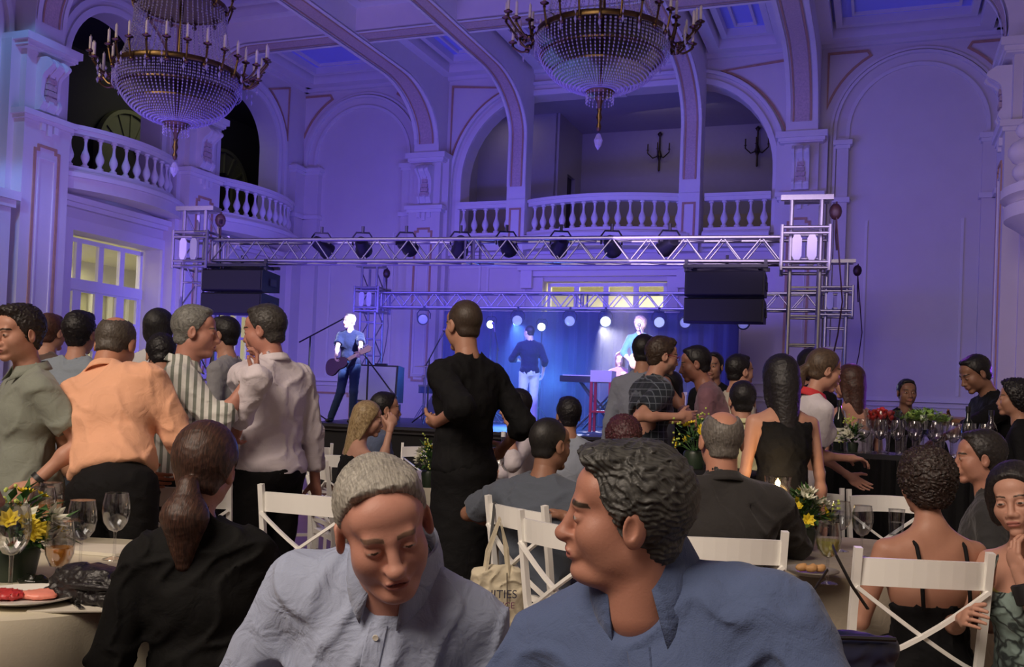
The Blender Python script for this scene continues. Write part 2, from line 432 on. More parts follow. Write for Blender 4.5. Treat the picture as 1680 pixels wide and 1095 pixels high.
trim(mo, M_wall2)
sp = MB()
for c in (-6.15, 6.22):
    for sg in (-1, 1):
        R = 1.78; pts = [(c+sg*R*math.cos(rad(t)), 7.0+R*math.sin(rad(t))-.02) for t in range(18, 62, 6)]
        ribbon(sp, mback, pts + [(c+sg*1.42 if 0 else c+sg*.95, 8.62), (c+sg*1.5, 8.62), (pts[0][0]-.0, 8.62)][:1] + [(pts[0][0]*.0 + c+sg*min(1.7, R*math.cos(rad(18))), 8.62)], .045, .03, 0, True)
for sg in (-1, 1):
    pts = [(sg*(1.75+2.12*math.cos(rad(t))), 6.3+2.26*math.sin(rad(t))) for t in range(12, 76, 6)]
    ribbon(sp, mback, pts + [(sg*3.82, 8.58)], .045, .03, 0, True)
for c, r in LB[:2]:
    for sg in (-1, 1):
        R = r+.42; pts = [(c+sg*R*math.cos(rad(t)), 7.0+R*math.sin(rad(t))) for t in range(15, 70, 7)]
        ribbon(sp, mleft, pts + [(c+sg*R*.97, 8.62)], .04, .03, 0, True)
trim(sp, M_gold)
# string course / dado rail and dado panels
dd = MB()
for mp, a0, a1 in ((mback, -SL, -1.6), (mback, 1.6, SL), (mright, -7, VB), (mleft, -7, 13.0), (mleft, 19.6, VB), (mleft, 16.1, 17.2)):
    mbox(dd, mp, a0, a1, 0, .07, 1.62, 1.70); mbox(dd, mp, a0, a1, 0, .04, 1.52, 1.56); mbox(dd, mp, a0, a1, 0, .06, 0, .32)
trim(dd, M_wall2)
gf = MB()
for a0, a1 in ((-7.2, -6.2), (-5.9, -5.0), (-3.6, -2.4), (5.0, 6.0), (6.3, 7.3), (2.2, 3.4)): ribbon(gf, mback, notched(a0, a1, .62, 1.34), .045, .025, 0, True)
trim(gf, M_gold)
pm = MB()
for a0, a1, z0, z1 in ((-3.75, -2.95, 1.9, 4.35), (-2.75, -1.85, 1.9, 4.35), (1.85, 2.75, 1.9, 4.35), (2.95, 3.75, 1.9, 4.35)): ribbon(pm, mback, rect(a0, a1, z0, z1), .05, .035, 0, True)
for a in (-6.9, -5.2, 5.35, 7.1): ribbon(pm, mback, [(a, 1.75), (a, 5.2)], .05, .03)
trim(pm, M_wall2)
# lintel over the stage door + entablature under the gallery
en = MB()
mbox(en, mback, -3.8, 3.8, 0, .10, 4.62, 4.80); mbox(en, mback, -1.95, 1.95, 0, .26, 4.24, 4.36); mbox(en, mback, -1.85, 1.85, 0, .14, 4.12, 4.24)
for a in (-1.75, 1.75): mbox(en, mback, a-.13, a+.13, 0, .22, 3.85, 4.24)
for a in (-1.52, 1.52): mbox(en, mback, a-.12, a+.12, 0, .08, .93, 4.1)
trim(en, M_wall2)
# --- windows / glazed doors
def glazed(name, mp, a0, a1, z0, z1, o, cols, rows, transom, label=None, ajar=None):
    """frame with a row of transom lights above leaves of small panes; every pane is a child"""
    r = bpy.data.objects.new(name, None); COL.objects.link(r); r.location = ROOM_LOC; r.rotation_euler = (0,0,-TH); r['kind'] = 'structure'
    f = MB(); t = .07
    for aa in (a0+t/2, a1-t/2): mbox(f, mp, aa-t/2, aa+t/2, o-.05, o+.05, z0, z1)
    mbox(f, mp, a0, a1, o-.05, o+.05, z1-.08, z1); mbox(f, mp, a0, a1, o-.07, o+.07, transom-.1, transom+.1)
    w = (a1-a0)/cols
    for i in range(1, cols): mbox(f, mp, a0+i*w-.06, a0+i*w+.06, o-.04, o+.04, transom, z1)
    f.build('window_frame', M_white, r)
    for i in range(cols):
        g = MB(); mbox(g, mp, a0+i*w+.05, a0+(i+1)*w-.05, o-.006, o+.006, transom+.1, z1-.08); g.build('pane', M_pane, r)
    m_ = MB(); mb2 = MB(); h = (transom-.1-z0-.9)/rows
    for i in range(cols):
        x0, x1 = a0+i*w, a0+(i+1)*w
        lf = MB()
        for aa in (x0+.05, x1-.05): mbox(lf, mp, aa-.05, aa+.05, o-.03, o+.03, z0, transom-.1)
        mbox(lf, mp, x0, x1, o-.03, o+.03, z0, z0+.9)
        for j in range(1, rows+1): mbox(lf, mp, x0+.05, x1-.05, o-.025, o+.025, z0+.9+j*h-.03, z0+.9+j*h+.03)
        d = lf.build('door_leaf', M_white, r)
        for j in range(rows):
            g = MB(); mbox(g, mp, x0+.1, x1-.1, o-.006, o+.006, z0+.93+j*h, z0+.87+(j+1)*h); g.build('pane', M_pane, d)
    return r
glazed('door_1', mback, -1.35, 1.35, .93, 4.0, -.2, 4, 4, 3.35)
glazed('door_2', mleft, 13.4, 15.6, 0, 4.0, -.42, 4, 4, 3.15)
glazed('door_3', mleft, 17.55, 19.25, 0, 4.0, -.42, 4, 4, 3.15)
# casing and lintel mouldings of the side doors
cs = MB()
for a0, a1 in ((13.35, 15.65), (17.5, 19.3)):
    ribbon(cs, mleft, [(a0-.1, 0), (a0-.1, 4.15), (a1+.1, 4.15), (a1+.1, 0)], .2, .06)
    mbox(cs, mleft, a0-.35, a1+.35, 0, .20, 4.52, 4.62); mbox(cs, mleft, a0-.28, a1+.28, 0, .12, 4.44, 4.52)
trim(cs, M_wall2)
# lit rooms beyond the doors (their ceilings carry ordinary lamps)
M_hall = mat('lobby paint', (.78, .76, .60), .8, var=.04)
hb = MB()
hb.box(-3, 3, VB+.46, VB+3.4, 4.35, 4.45); hb.box(-3, 3, VB+3.3, VB+3.4, .9, 4.4); hb.box(-3.1, -3, VB+.46, VB+3.4, .9, 4.4); hb.box(3, 3.1, VB+.46, VB+3.4, .9, 4.4); hb.box(-3, 3, VB+.46, VB+3.4, .83, .93)
struct('wall_lobby', hb, M_hall)
area(W(0, VB+1.9, 4.2), W(0, VB+1.9, 0), 2.5, 120, (1, .93, .60), 1.5)
hl = MB(); X0 = -SL-.52
hl.box(X0-4.2, X0, 13, 20.4, 4.3, 4.4); hl.box(X0-4.3, X0-4.2, 13, 20.4, 0, 4.4); hl.box(X0-4.2, X0, 12.9, 13, 0, 4.4); hl.box(X0-4.2, X0, 20.3, 20.4, 0, 4.4); hl.box(X0-4.2, X0, 13, 20.4, -.1, 0)
struct('wall_corridor', hl, M_hall)
area(W(X0-1.8, 16.5, 4.15), W(X0-1.8, 16.5, 0), 3.0, 110, (1, .93, .62), 5)
mml = lambda a, o, z: (X0-4.2+o, a, z)
glazed('door_4', mml, 15.6, 19.9, 0, 3.6, .1, 7, 4, 2.8)
# --- gallery behind the stage-wall opening
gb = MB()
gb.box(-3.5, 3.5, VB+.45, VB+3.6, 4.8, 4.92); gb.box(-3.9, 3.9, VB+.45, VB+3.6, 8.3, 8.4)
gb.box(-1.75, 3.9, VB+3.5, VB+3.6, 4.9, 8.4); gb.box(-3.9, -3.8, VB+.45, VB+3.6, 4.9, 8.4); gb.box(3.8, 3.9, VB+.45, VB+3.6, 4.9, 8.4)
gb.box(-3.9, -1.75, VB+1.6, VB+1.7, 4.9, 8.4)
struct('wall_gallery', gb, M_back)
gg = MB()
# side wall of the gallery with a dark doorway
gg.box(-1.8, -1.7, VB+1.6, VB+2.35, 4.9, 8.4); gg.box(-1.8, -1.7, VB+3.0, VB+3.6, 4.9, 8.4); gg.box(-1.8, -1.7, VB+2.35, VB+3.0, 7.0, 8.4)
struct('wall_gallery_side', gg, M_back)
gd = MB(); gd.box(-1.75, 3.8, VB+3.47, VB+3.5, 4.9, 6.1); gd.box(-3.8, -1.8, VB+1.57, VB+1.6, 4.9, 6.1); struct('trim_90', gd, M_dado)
dk = MB(); dk.box(-2.9, -1.81, VB+2.2, VB+3.2, 4.9, 7.2); struct('dark_doorway_block', dk, M_dark)  # solid dark block fills the doorway in place of the dark opening
# --- dark gallery behind the side arches with round-headed windows
dg = MB(); X1 = -SL-.5
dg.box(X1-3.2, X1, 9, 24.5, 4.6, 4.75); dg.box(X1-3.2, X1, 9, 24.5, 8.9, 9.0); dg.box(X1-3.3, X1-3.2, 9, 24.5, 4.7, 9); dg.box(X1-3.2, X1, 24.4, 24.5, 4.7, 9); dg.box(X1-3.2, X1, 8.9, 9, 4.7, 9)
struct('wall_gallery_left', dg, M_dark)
rw = MB(); mg = lambda a, o, z: (X1-3.1+o, a, z)
for c in (18.5, 22.1):
    ribbon(rw, mg, [(c+.68, 4.75)] + arc_pts(c, 6.85, .68) + [(c-.68, 4.75)], .52, .08)
    for t in (35, 65, 90, 115, 145): ribbon(rw, mg, [(c+.40*math.cos(rad(t)), 6.85+.40*math.sin(rad(t))), (c+1.0*math.cos(rad(t)), 6.85+1.0*math.sin(rad(t)))], .05, .12)
    ribbon(rw, mg, [(c+1.0, 4.75)] + arc_pts(c, 6.85, 1.0) + [(c-1.0, 4.75)], .09, .16)
struct('window_6', rw, M_green)
area(W(X1-1.2, 18.4, 8.6), W(X1-3.1, 19.6, 6.5), 1.5, 16, (.9, .9, .6))  # unseen fill light added to bring out the olive window rings
area(W(1.0, VB+1.6, 8.2), W(1.2, VB+3.0, 5.5), 2.0, 9, (1, .82, .66), 1.0)  # weak warm fills added to lift the gallery interior
area(W(-2.8, VB+.9, 8.1), W(-2.8, VB+1.6, 5.5), .8, 2, (1, .82, .66), .5)
mb = MB(); mbox(mb, mleft, 10.9, 11.62, 0, .5, 0, 4.2); mbox(mb, mleft, 10.8, 11.72, 0, .6, 4.2, 4.34); mbox(mb, mleft, 10.85, 11.67, 0, .55, 4.08, 4.2); trim(mb, M_wall2)
# --- balustrades
bal_me = MB().lathe([(.066,0),(.066,.05),(.045,.06),(.035,.09),(.05,.12),(.072,.17),(.076,.21),(.062,.26),(.034,.33),(.024,.40),(.024,.46),(.036,.50),(.03,.52),(.055,.53),(.055,.56)], 12).mesh('baluster', M_wall2, True)
def balustrade(label, path, z0, z1, n):
    """path: room-frame points; handrail and plinth follow it, balusters stand between"""
    t = thing('balustrade', label, 'balustrade', ROOM_LOC, -TH, 'stone balustrades of the galleries')
    P_ = [Vector((x, y, 0)) for x, y in path]
    def strip(w, za, zb):
        mb = MB(); L = []
        for i, p in enumerate(P_):
            d = (P_[min(i+1, len(P_)-1)]-P_[max(i-1, 0)]).normalized(); nn = Vector((-d.y, d.x, 0))
            L += [(p+nn*w/2).to_tuple()[:2]+(za,), (p+nn*w/2).to_tuple()[:2]+(zb,), (p-nn*w/2).to_tuple()[:2]+(zb,), (p-nn*w/2).to_tuple()[:2]+(za,)]
        k = len(P_); mb.add(L, [(i*4+q, i*4+(q+1)%4, i*4+4+(q+1)%4, i*4+4+q) for i in range(k-1) for q in range(4)] + [(0,1,2,3), tuple((k-1)*4+q for q in (3,2,1,0))])
        return mb
    strip(.26, z1-.07, z1).build('handrail', M_wall2, t); strip(.19, z1-.15, z1-.07).build('handrail_moulding', M_wall2, t)
    strip(.24, z0, z0+.10).build('plinth', M_wall2, t)
    sl = strip(.5, z0-.32, z0); sl.build('balcony_slab', M_wall, t)
    strip(.62, z0-.12, z0-.04).build('slab_moulding', M_wall2, t)
    seg = [0]
    for a, b in zip(P_[:-1], P_[1:]): seg.append(seg[-1]+(b-a).length)
    for i in range(n):
        s = seg[-1]*(i+.5)/n
        k = max(j for j in range(len(seg)-1) if seg[j] <= s+1e-9); f = (s-seg[k])/(seg[k+1]-seg[k])
        p = P_[k].lerp(P_[k+1], f)
        o = link('baluster', bal_me, t, (p.x, p.y, z0+.10)); o.scale = (1, 1, (z1-.15-z0-.10)/.56)
    return t
zb0 = 5.0
balustrade('short balustrade left of the centre bay of the gallery above the stage', [(-3.5, VB-.12), (-2.15, VB-.12)], zb0, ZBAL, 5)
balustrade('short balustrade right of the centre bay of the gallery above the stage', [(2.15, VB-.12), (3.5, VB-.12)], zb0, ZBAL, 5)
balustrade('long bowed balustrade in the centre of the gallery above the stage', [(-1.72+3.44*i/20, VB-.12-.42*math.sin(PI*i/20)**.8) for i in range(21)], zb0, ZBAL, 14)
balustrade('bowed stone balustrade of the nearer side balcony above the lit glass door', [(-SL+.1+.42*math.sin(PI*i/20)**.7, 12.95+2.75*i/20) for i in range(21)], zb0, ZBAL, 11)
balustrade('bowed stone balustrade of the farther side balcony beside the corner', [(-SL+.1+.40*math.sin(PI*i/20)**.7, 16.95+2.95*i/20) for i in range(21)], zb0, ZBAL, 12)
# posts that carry the two middle ribs
for s in (-2.02, 1.85):
    mb = MB(); mbox(mb, mback, s-.22, s+.22, -.2, .35, 4.6, ZBAL+.01); o = trim(mb, M_wall2)
    g = MB(); ribbon(g, mback, rect(s-.12, s+.12, 4.9, 5.6), .04, .02, .35, True); g.build('gilded_panel_line', M_gold, o)
# bulging balcony bracket and sconce on the right wall
mb = MB()
prof = [(.0,.0),(.10,.02),(.18,.15),(.34,.32),(.62,.52),(.80,.62),(.82,.78),(.70,.84),(.86,.90),(.86,1.02)]
n = 14; vs = [mright(14.3+r*1.05*math.cos(PI*j/n), r*.8*math.sin(PI*j/n), 3.35+z) for r, z in prof for j in range(n+1)]
mb.add(vs, [(i*(n+1)+j, i*(n+1)+j+1, (i+1)*(n+1)+j+1, (i+1)*(n+1)+j) for i in range(len(prof)-1) for j in range(n)])
mb.lathe([(0,0),(.09,.05),(.1,.14),(.06,.2)], 10, mright(14.3, .06, 3.17)); trim(mb, M_wall2, True)
mb = MB()
for z, r in ((4.5,.13),(4.68,.18),(4.95,.24),(5.25,.15)): mb.ball(mright(14.6, .35, z), (r, r, r*.8), 12)
trim(mb, M_wall2, True)
# ================================================================== FIGURES: smooth-blended shapes meshed with surface nets
def ell(c, r, R=None, k=None, sub=False):
    return dict(t='e', c=np.array(c, float), r=np.array(r, float), R=np.eye(3) if R is None else np.array(R, float), k=k, sub=sub)
def cone(a, b, ra, rb=None, k=None, sub=False, fl=None, R=None):
    return dict(t='c', a=np.array(a, float), b=np.array(b, float), ra=ra, rb=ra if rb is None else rb, k=k, sub=sub)
def cut(fn): return dict(t='f', fn=fn, k=None, sub=True)
def xf(prims, M):
    """move primitives by a rigid 4x4 matrix"""
    A = np.array(M.to_3x3()); T = np.array(M.translation); out = []
    for p in prims:
        q = dict(p)
        if p['t'] == 'e': q['c'] = A @ p['c'] + T; q['R'] = A @ p['R']
        elif p['t'] == 'c': q['a'] = A @ p['a'] + T; q['b'] = A @ p['b'] + T
        out.append(q)
    return out
def ebox(p):
    if p['t'] == 'e':
        e = np.sqrt(((p['R']*p['r'][None, :])**2).sum(1)); return p['c']-e, p['c']+e
    lo = np.minimum(p['a']-p['ra'], p['b']-p['rb']); hi = np.maximum(p['a']+p['ra'], p['b']+p['rb']); return lo, hi
def pdist(p, X, Y, Z):
    if p['t'] == 'f': return p['fn'](X, Y, Z)
    if p['t'] == 'e':
        x, y, z = X-p['c'][0], Y-p['c'][1], Z-p['c'][2]; R = p['R']; r = p['r']
        u = (x*R[0,0]+y*R[1,0]+z*R[2,0])/r[0]; v = (x*R[0,1]+y*R[1,1]+z*R[2,1])/r[1]; w = (x*R[0,2]+y*R[1,2]+z*R[2,2])/r[2]
        k0 = np.sqrt(u*u+v*v+w*w)+1e-9; k1 = np.sqrt((u/r[0])**2+(v/r[1])**2+(w/r[2])**2)+1e-9
        return k0*(k0-1)/k1
    a, b = p['a'], p['b']; ba = b-a; l2 = float(ba@ba)+1e-12
    x, y, z = X-a[0], Y-a[1], Z-a[2]
    t = np.clip((x*ba[0]+y*ba[1]+z*ba[2])/l2, 0, 1)
    return np.sqrt((x-t*ba[0])**2+(y-t*ba[1])**2+(z-t*ba[2])**2) - (p['ra']+(p['rb']-p['ra'])*t)
def nets(prims, h, k=.02, disp=None, clip=None):
    """mesh the smooth union of the primitives on a grid of spacing h"""
    adds = [p for p in prims if not p['sub']]
    lo = np.min([ebox(p)[0] for p in adds], 0) - 2.5*h; hi = np.max([ebox(p)[1] for p in adds], 0) + 2.5*h
    if clip is not None: lo = np.maximum(lo, clip[0]); hi = np.minimum(hi, clip[1])
    n = np.ceil((hi-lo)/h).astype(int)+1
    ax = [(lo[i]+h*np.arange(n[i])).astype(np.float32) for i in range(3)]
    F = np.full(n, .5, np.float32)
    for p in prims:
        kk = p['k'] if p['k'] is not None else k
        if p['t'] == 'f': sl = tuple(slice(0, n[i]) for i in range(3))
        else:
            bl, bh = ebox(p); m = kk + 2.5*h
            i0 = np.clip(np.floor((bl-m-lo)/h).astype(int), 0, n); i1 = np.clip(np.ceil((bh+m-lo)/h).astype(int)+1, 0, n)
            if np.any(i1 <= i0): continue
            sl = tuple(slice(i0[i], i1[i]) for i in range(3))
        X = ax[0][sl[0]][:, None, None]; Y = ax[1][sl[1]][None, :, None]; Z = ax[2][sl[2]][None, None, :]
        d = pdist(p, X, Y, Z).astype(np.float32); G = F[sl]
        if p['sub']:
            d = -d if p['t'] != 'f' else d
            hh = np.maximum(kk-np.abs(G-d), 0)/kk; F[sl] = np.maximum(G, d) + hh*hh*kk*.25
        else:
            hh = np.maximum(kk-np.abs(G-d), 0)/kk; F[sl] = np.minimum(G, d) - hh*hh*kk*.25
    if disp is not None:
        I = np.nonzero(np.abs(F) < .03)
        F[I] += disp(ax[0][I[0]], ax[1][I[1]], ax[2][I[2]]).astype(np.float32)
    S = F < 0
    c = [S[dx:n[0]-1+dx, dy:n[1]-1+dy, dz:n[2]-1+dz] for dx in (0,1) for dy in (0,1) for dz in (0,1)]
    tot = sum(q.astype(np.int8) for q in c)
    act = np.nonzero((tot > 0) & (tot < 8)); m = len(act[0])
    if m == 0: return np.zeros((0,3)), np.zeros((0,4), int)
    V = np.array([F[act[0]+dx, act[1]+dy, act[2]+dz] for dx in (0,1) for dy in (0,1) for dz in (0,1)])
    offs = np.array([(dx, dy, dz) for dx in (0,1) for dy in (0,1) for dz in (0,1)], float)
    acc = np.zeros((m, 3)); cnt = np.zeros(m)
    for i in range(8):
        for j in range(i+1, 8):
            if abs(offs[i]-offs[j]).sum() != 1: continue
            a, b = V[i], V[j]; mk = (a < 0) != (b < 0)
            t = np.where(mk, a/(a-b+1e-20), 0)
            acc += mk[:, None]*(offs[i][None]+t[:, None]*(offs[j]-offs[i])[None]); cnt += mk
    pos = lo + h*(np.stack(act, 1) + acc/cnt[:, None])
    idx = -np.ones(n-1, int); idx[act] = np.arange(m)
    Q = []
    for a in range(3):
        b, d = (a+1) % 3, (a+2) % 3
        s0 = [slice(None)]*3; s1 = [slice(None)]*3
        s0[a] = slice(0, n[a]-1); s1[a] = slice(1, n[a])
        for s in (s0, s1): s[b] = slice(1, n[b]-1); s[d] = slice(1, n[d]-1)
        A, B = S[tuple(s0)], S[tuple(s1)]
        for flip, mk in ((False, A & ~B), (True, ~A & B)):
            I = np.nonzero(mk)
            if not len(I[0]): continue
            e = [I[0].copy(), I[1].copy(), I[2].copy()]; e[b] += 1; e[d] += 1
            def cell(db, dd):
                g = [e[0], e[1], e[2]]; g[b] = e[b]+db; g[d] = e[d]+dd; return idx[g[0], g[1], g[2]]
            q = np.stack([cell(-1,-1), cell(0,-1), cell(0,0), cell(-1,0)], 1)
            Q.append(q[:, ::-1] if flip else q)
    Q = np.concatenate(Q) if Q else np.zeros((0,4), int)
    return pos, Q[(Q >= 0).all(1)]
def np_mesh(name, V, Q, mats, tint=None):
    me = bpy.data.meshes.new(name)
    me.vertices.add(len(V)); me.vertices.foreach_set('co', np.asarray(V, np.float32).ravel())
    me.loops.add(Q.size); me.loops.foreach_set('vertex_index', Q.astype(np.int32).ravel())
    me.polygons.add(len(Q)); me.polygons.foreach_set('loop_start', np.arange(len(Q), dtype=np.int32)*4)
    try: me.polygons.foreach_set('loop_total', np.full(len(Q), 4, np.int32))
    except Exception: pass
    me.update(calc_edges=True); me.validate()
    me.polygons.foreach_set('use_smooth', np.ones(len(me.polygons), bool))
    if tint is not None:
        at = me.color_attributes.new('tint', 'FLOAT_COLOR', 'POINT'); at.data.foreach_set('color', np.asarray(tint, np.float32).ravel())
    for m in (mats if isinstance(mats, (list, tuple)) else [mats]): me.materials.append(m)
    return me
def folds(amp, wl, seed, ax=(1, 1, 1)):
    r = np.random.RandomState(seed); K = []
    for i in range(3):
        d = r.randn(3)*np.array(ax); d /= np.linalg.norm(d); w = wl*(.7+.9*r.rand())
        K.append((d*2*PI/w, r.randn(3)*2*PI/(wl*3.2), r.rand()*6))
    def f(x, y, z):
        s = 0
        for k, q, ph in K: s = s + np.sin(k[0]*x+k[1]*y+k[2]*z+ph+1.6*np.sin(q[0]*x+q[1]*y+q[2]*z+ph))
        s = s/1.5
        return amp*(.35-1.25*np.exp(-(s/.42)**2))
    return f
# ------------------------------------------------------------------ head (face towards +y, origin mid-head, metres)
def head_prims(fem=0., heavy=0.):
    w = 1-.07*fem+.07*heavy; j = 1-.16*fem+.14*heavy
    P_ = [ell((0,-.015,.032), (.074*w,.089,.086)), ell((0,.022,-.038), (.058*j,.060,.078)),
          ell((.034*j,.012,-.058), (.028,.045,.040)), ell((-.034*j,.012,-.058), (.028,.045,.040)),
          ell((0,.070,-.098), (.025*j,.020,.018)), ell((0,.052,.045), (.056*w,.034,.042)),
          cone((-.034,.078,.020), (.034,.078,.020), .0115-.004*fem, k=.018),
          ell((.036,.050,-.026), (.027,.030,.028), k=.028), ell((-.036,.050,-.026), (.027,.030,.028), k=.028),
          ell((.031,.100,-.001), (.020,.0145,.011), sub=True, k=.016), ell((-.031,.100,-.001), (.020,.0145,.011), sub=True, k=.016),
          ell((.031,.0755,.000), (.0150,.0135,.0120), k=.004), ell((-.031,.0755,.000), (.0150,.0135,.0120), k=.004),
          cone((0,.084,.010), (0,.103-.004*fem,-.032), .0090-.0015*fem, .0120-.001*fem, k=.014), ell((0,.104-.004*fem,-.035), (.0130-.001*fem,.012,.0105), k=.006),
          ell((.0135,.092,-.039), (.0095,.012,.009), k=.007), ell((-.0135,.092,-.039), (.0095,.012,.009), k=.007),
          ell((0,.082,-.062), (.028,.016,.018), k=.016),
          ell((0,.0945,-.0615), (.022,.0065,.0055), k=.004), ell((0,.0920,-.0715), (.019,.0065,.0065), k=.004),
          ell((0,.104,-.0665), (.023,.010,.0016), sub=True, k=.003)]
    for s in (1, -1):
        R = np.array(Euler((0, 0, rad(-20*s))).to_matrix())
        P_ += [ell((s*.077*w,-.012,-.008), (.009,.021,.032), R, k=.008), ell((s*.0865*w,-.004,-.004), (.006,.011,.018), R, sub=True, k=.004)]
    if heavy:
        P_ += [ell((0,.035,-.100), (.045,.045,.028)), ell((0,.104,-.036), (.0155,.014,.0125), k=.008)]
        for s in (1, -1): P_ += [cone((s*.021,.096,-.044), (s*.036,.080,-.078), .0030, .0022, sub=True, k=.012)]
        if heavy == 1: P_ += [ell((0,.104,-.0665), (.015,.016,.0042), sub=True, k=.004)]
    P_ += [cone((0,-.022,-.06), (0,-.030,-.165), .052-.008*fem+.008*heavy, .056-.009*fem+.008*heavy, k=.02)]
    return P_
def head_tint(V, brow=(.10,.07,.05), fem=0., lids=.5, mouth=(.42,.16,.13), beard=0.):
    """own colours of the face: eyes, brows, lips (alpha = how far they replace the skin colour)"""
    T = np.zeros((len(V), 4)); x, y, z = np.abs(V[:,0]), V[:,1], V[:,2]
    def put(mask, col, a):
        a = np.clip(a, 0, 1)*mask
        T[:, :3] = T[:, :3]*(1-a[:,None]) + np.array(col)*a[:,None]; T[:, 3] = np.maximum(T[:, 3], a)
    front = y > .045
    T[:, :3] = np.array((.55, .33, .24))
    if beard: put((y > .0) & (z < -.035), (.16,.12,.10), beard*np.clip((-.035-z)/.02, 0, 1)*np.clip((y+.0)/.03, 0, 1)*(np.hypot(x/.024,(z+.066)/.013) > 1))
    lip = np.hypot(x/.0235, (z+.0665)/.0115); put(front & (lip < 1.15), mouth, (1.15-lip)*5*(.75))
    put(front & (x < .021) & (np.abs(z+.0665) < .0016), (.10,.03,.03), np.ones(len(V))*.9)
    bz = .022 + .004*np.sin(np.clip((x-.012)/.04, 0, 1)*PI); b = np.abs(z-bz)/(.0048-.0015*fem)
    put(front & (x > .012) & (x < .050) & (b < 1.4), brow, (1.4-b)*1.6)
    e = np.hypot((x-.031)/.0135, z/(.0075*lids+.0001))
    put(front & (y > .07) & (e < 1.0), (.42,.38,.36), (1.0-e)*6)
    ir = np.hypot(x-.031, z); put(front & (y > .07) & (e < 1.0) & (ir < .0074), (.05,.03,.02), (.0074-ir)*900)
    le = np.abs(e-1.05); put(front & (y > .065) & (le < .18) & (z > -.001), (.08,.05,.04), (.18-le)*5*(.6+.4*fem))
    return T
HEADS = {}
def get_head(h, fem, heavy, lids, brow, beard):
    key = (h, fem, heavy, lids, tuple(brow), beard)
    if key not in HEADS:
        k2 = (h, fem, heavy)
        if k2 not in HEADS: HEADS[k2] = nets(head_prims(fem, heavy), h, .016)
        V, Q = HEADS[k2]; HEADS[key] = (V, Q, head_tint(V, brow, fem, lids, beard=beard))
    return HEADS[key]
# ------------------------------------------------------------------ hand: fingers towards -z, palm towards +y, thumb on the +x side
def hand_prims(curl=.35):
    P_ = [ell((0,0,-.045), (.040,.016,.050), k=.012), ell((.012,.004,-.035), (.022,.018,.030)), cone((0,0,.03), (0,0,-.02), .026, .026)]
    F_ = [(.029,-.086,.040,.026,.020), (.010,-.092,.045,.029,.022), (-.010,-.089,.041,.027,.021), (-.028,-.080,.033,.020,.018)]
    for i, (x, z, l1, l2, l3) in enumerate(F_):
        a = curl*(.8+.12*i); p = np.array((x, .0, z+.012)); r = .0092-.0006*i
        for q, l in enumerate((l1, l2, l3)):
            b = p + l*np.array((x*1.2*(q == 0), math.sin(a), -math.cos(a)))
            P_.append(cone(p, b, r, r*.92, k=.003)); p = b; r *= .92; a += curl*1.4
    a = np.array((.030,.008,-.022)); b = a+np.array((.024,.014,-.026)); c = b+np.array((.010,.014+.02*curl,-.026))
    P_ += [cone((.016,.004,-.012), a, .016, .0135, k=.008), cone(a, b, .0125, .0105, k=.004), cone(b, c, .0105, .0085, k=.003)]
    return P_
HANDS = {}
def get_hand(h, side, curl):
    key = (h, side, curl)
    if key not in HANDS:
        V, Q = nets(hand_prims(curl), h, .008)
        if side == 'L': V = V*np.array((-1, 1, 1)); Q = Q[:, ::-1]
        HANDS[key] = (V, Q)
    return HANDS[key]
# ------------------------------------------------------------------ materials of skin, hair, cloth
def skin_mat(col):
    name = 'skin %.2f %.2f' % (col[0], col[1])
    if name in MATS: return MATS[name]
    m, nt, b = new_mat(name); N = nt.nodes; L = nt.links
    at = N.new('ShaderNodeAttribute'); at.attribute_name = 'tint'
    tc = N.new('ShaderNodeTexCoord'); nz = N.new('ShaderNodeTexNoise'); nz.inputs['Scale'].default_value = 14; nz.inputs['Detail'].default_value = 5
    L.new(tc.outputs['Object'], nz.inputs['Vector'])
    m0 = N.new('ShaderNodeMix'); m0.data_type = 'RGBA'; m0.inputs[6].default_value = (col[0]*.90, col[1]*.80, col[2]*.78, 1); m0.inputs[7].default_value = (min(1,col[0]*1.1), min(1,col[1]*1.12), min(1,col[2]*1.14), 1)
    L.new(nz.outputs['Fac'], m0.inputs[0])
    mx = N.new('ShaderNodeMix'); mx.data_type = 'RGBA'; L.new(at.outputs['Alpha'], mx.inputs[0]); L.new(m0.outputs[2], mx.inputs[6]); L.new(at.outputs['Color'], mx.inputs[7])
    L.new(mx.outputs[2], b.inputs['Base Color']); b.inputs['Roughness'].default_value = .48; b.inputs['Specular IOR Level'].default_value = .35
    b.inputs['Subsurface Weight'].default_value = .0
    n2 = N.new('ShaderNodeTexNoise'); n2.inputs['Scale'].default_value = 220; L.new(tc.outputs['Object'], n2.inputs['Vector'])
    bp = N.new('ShaderNodeBump'); bp.inputs['Strength'].default_value = .12; bp.inputs['Distance'].default_value = .003; L.new(n2.outputs['Fac'], bp.inputs['Height']); L.new(bp.outputs['Normal'], b.inputs['Normal'])
    MATS[name] = m; return m
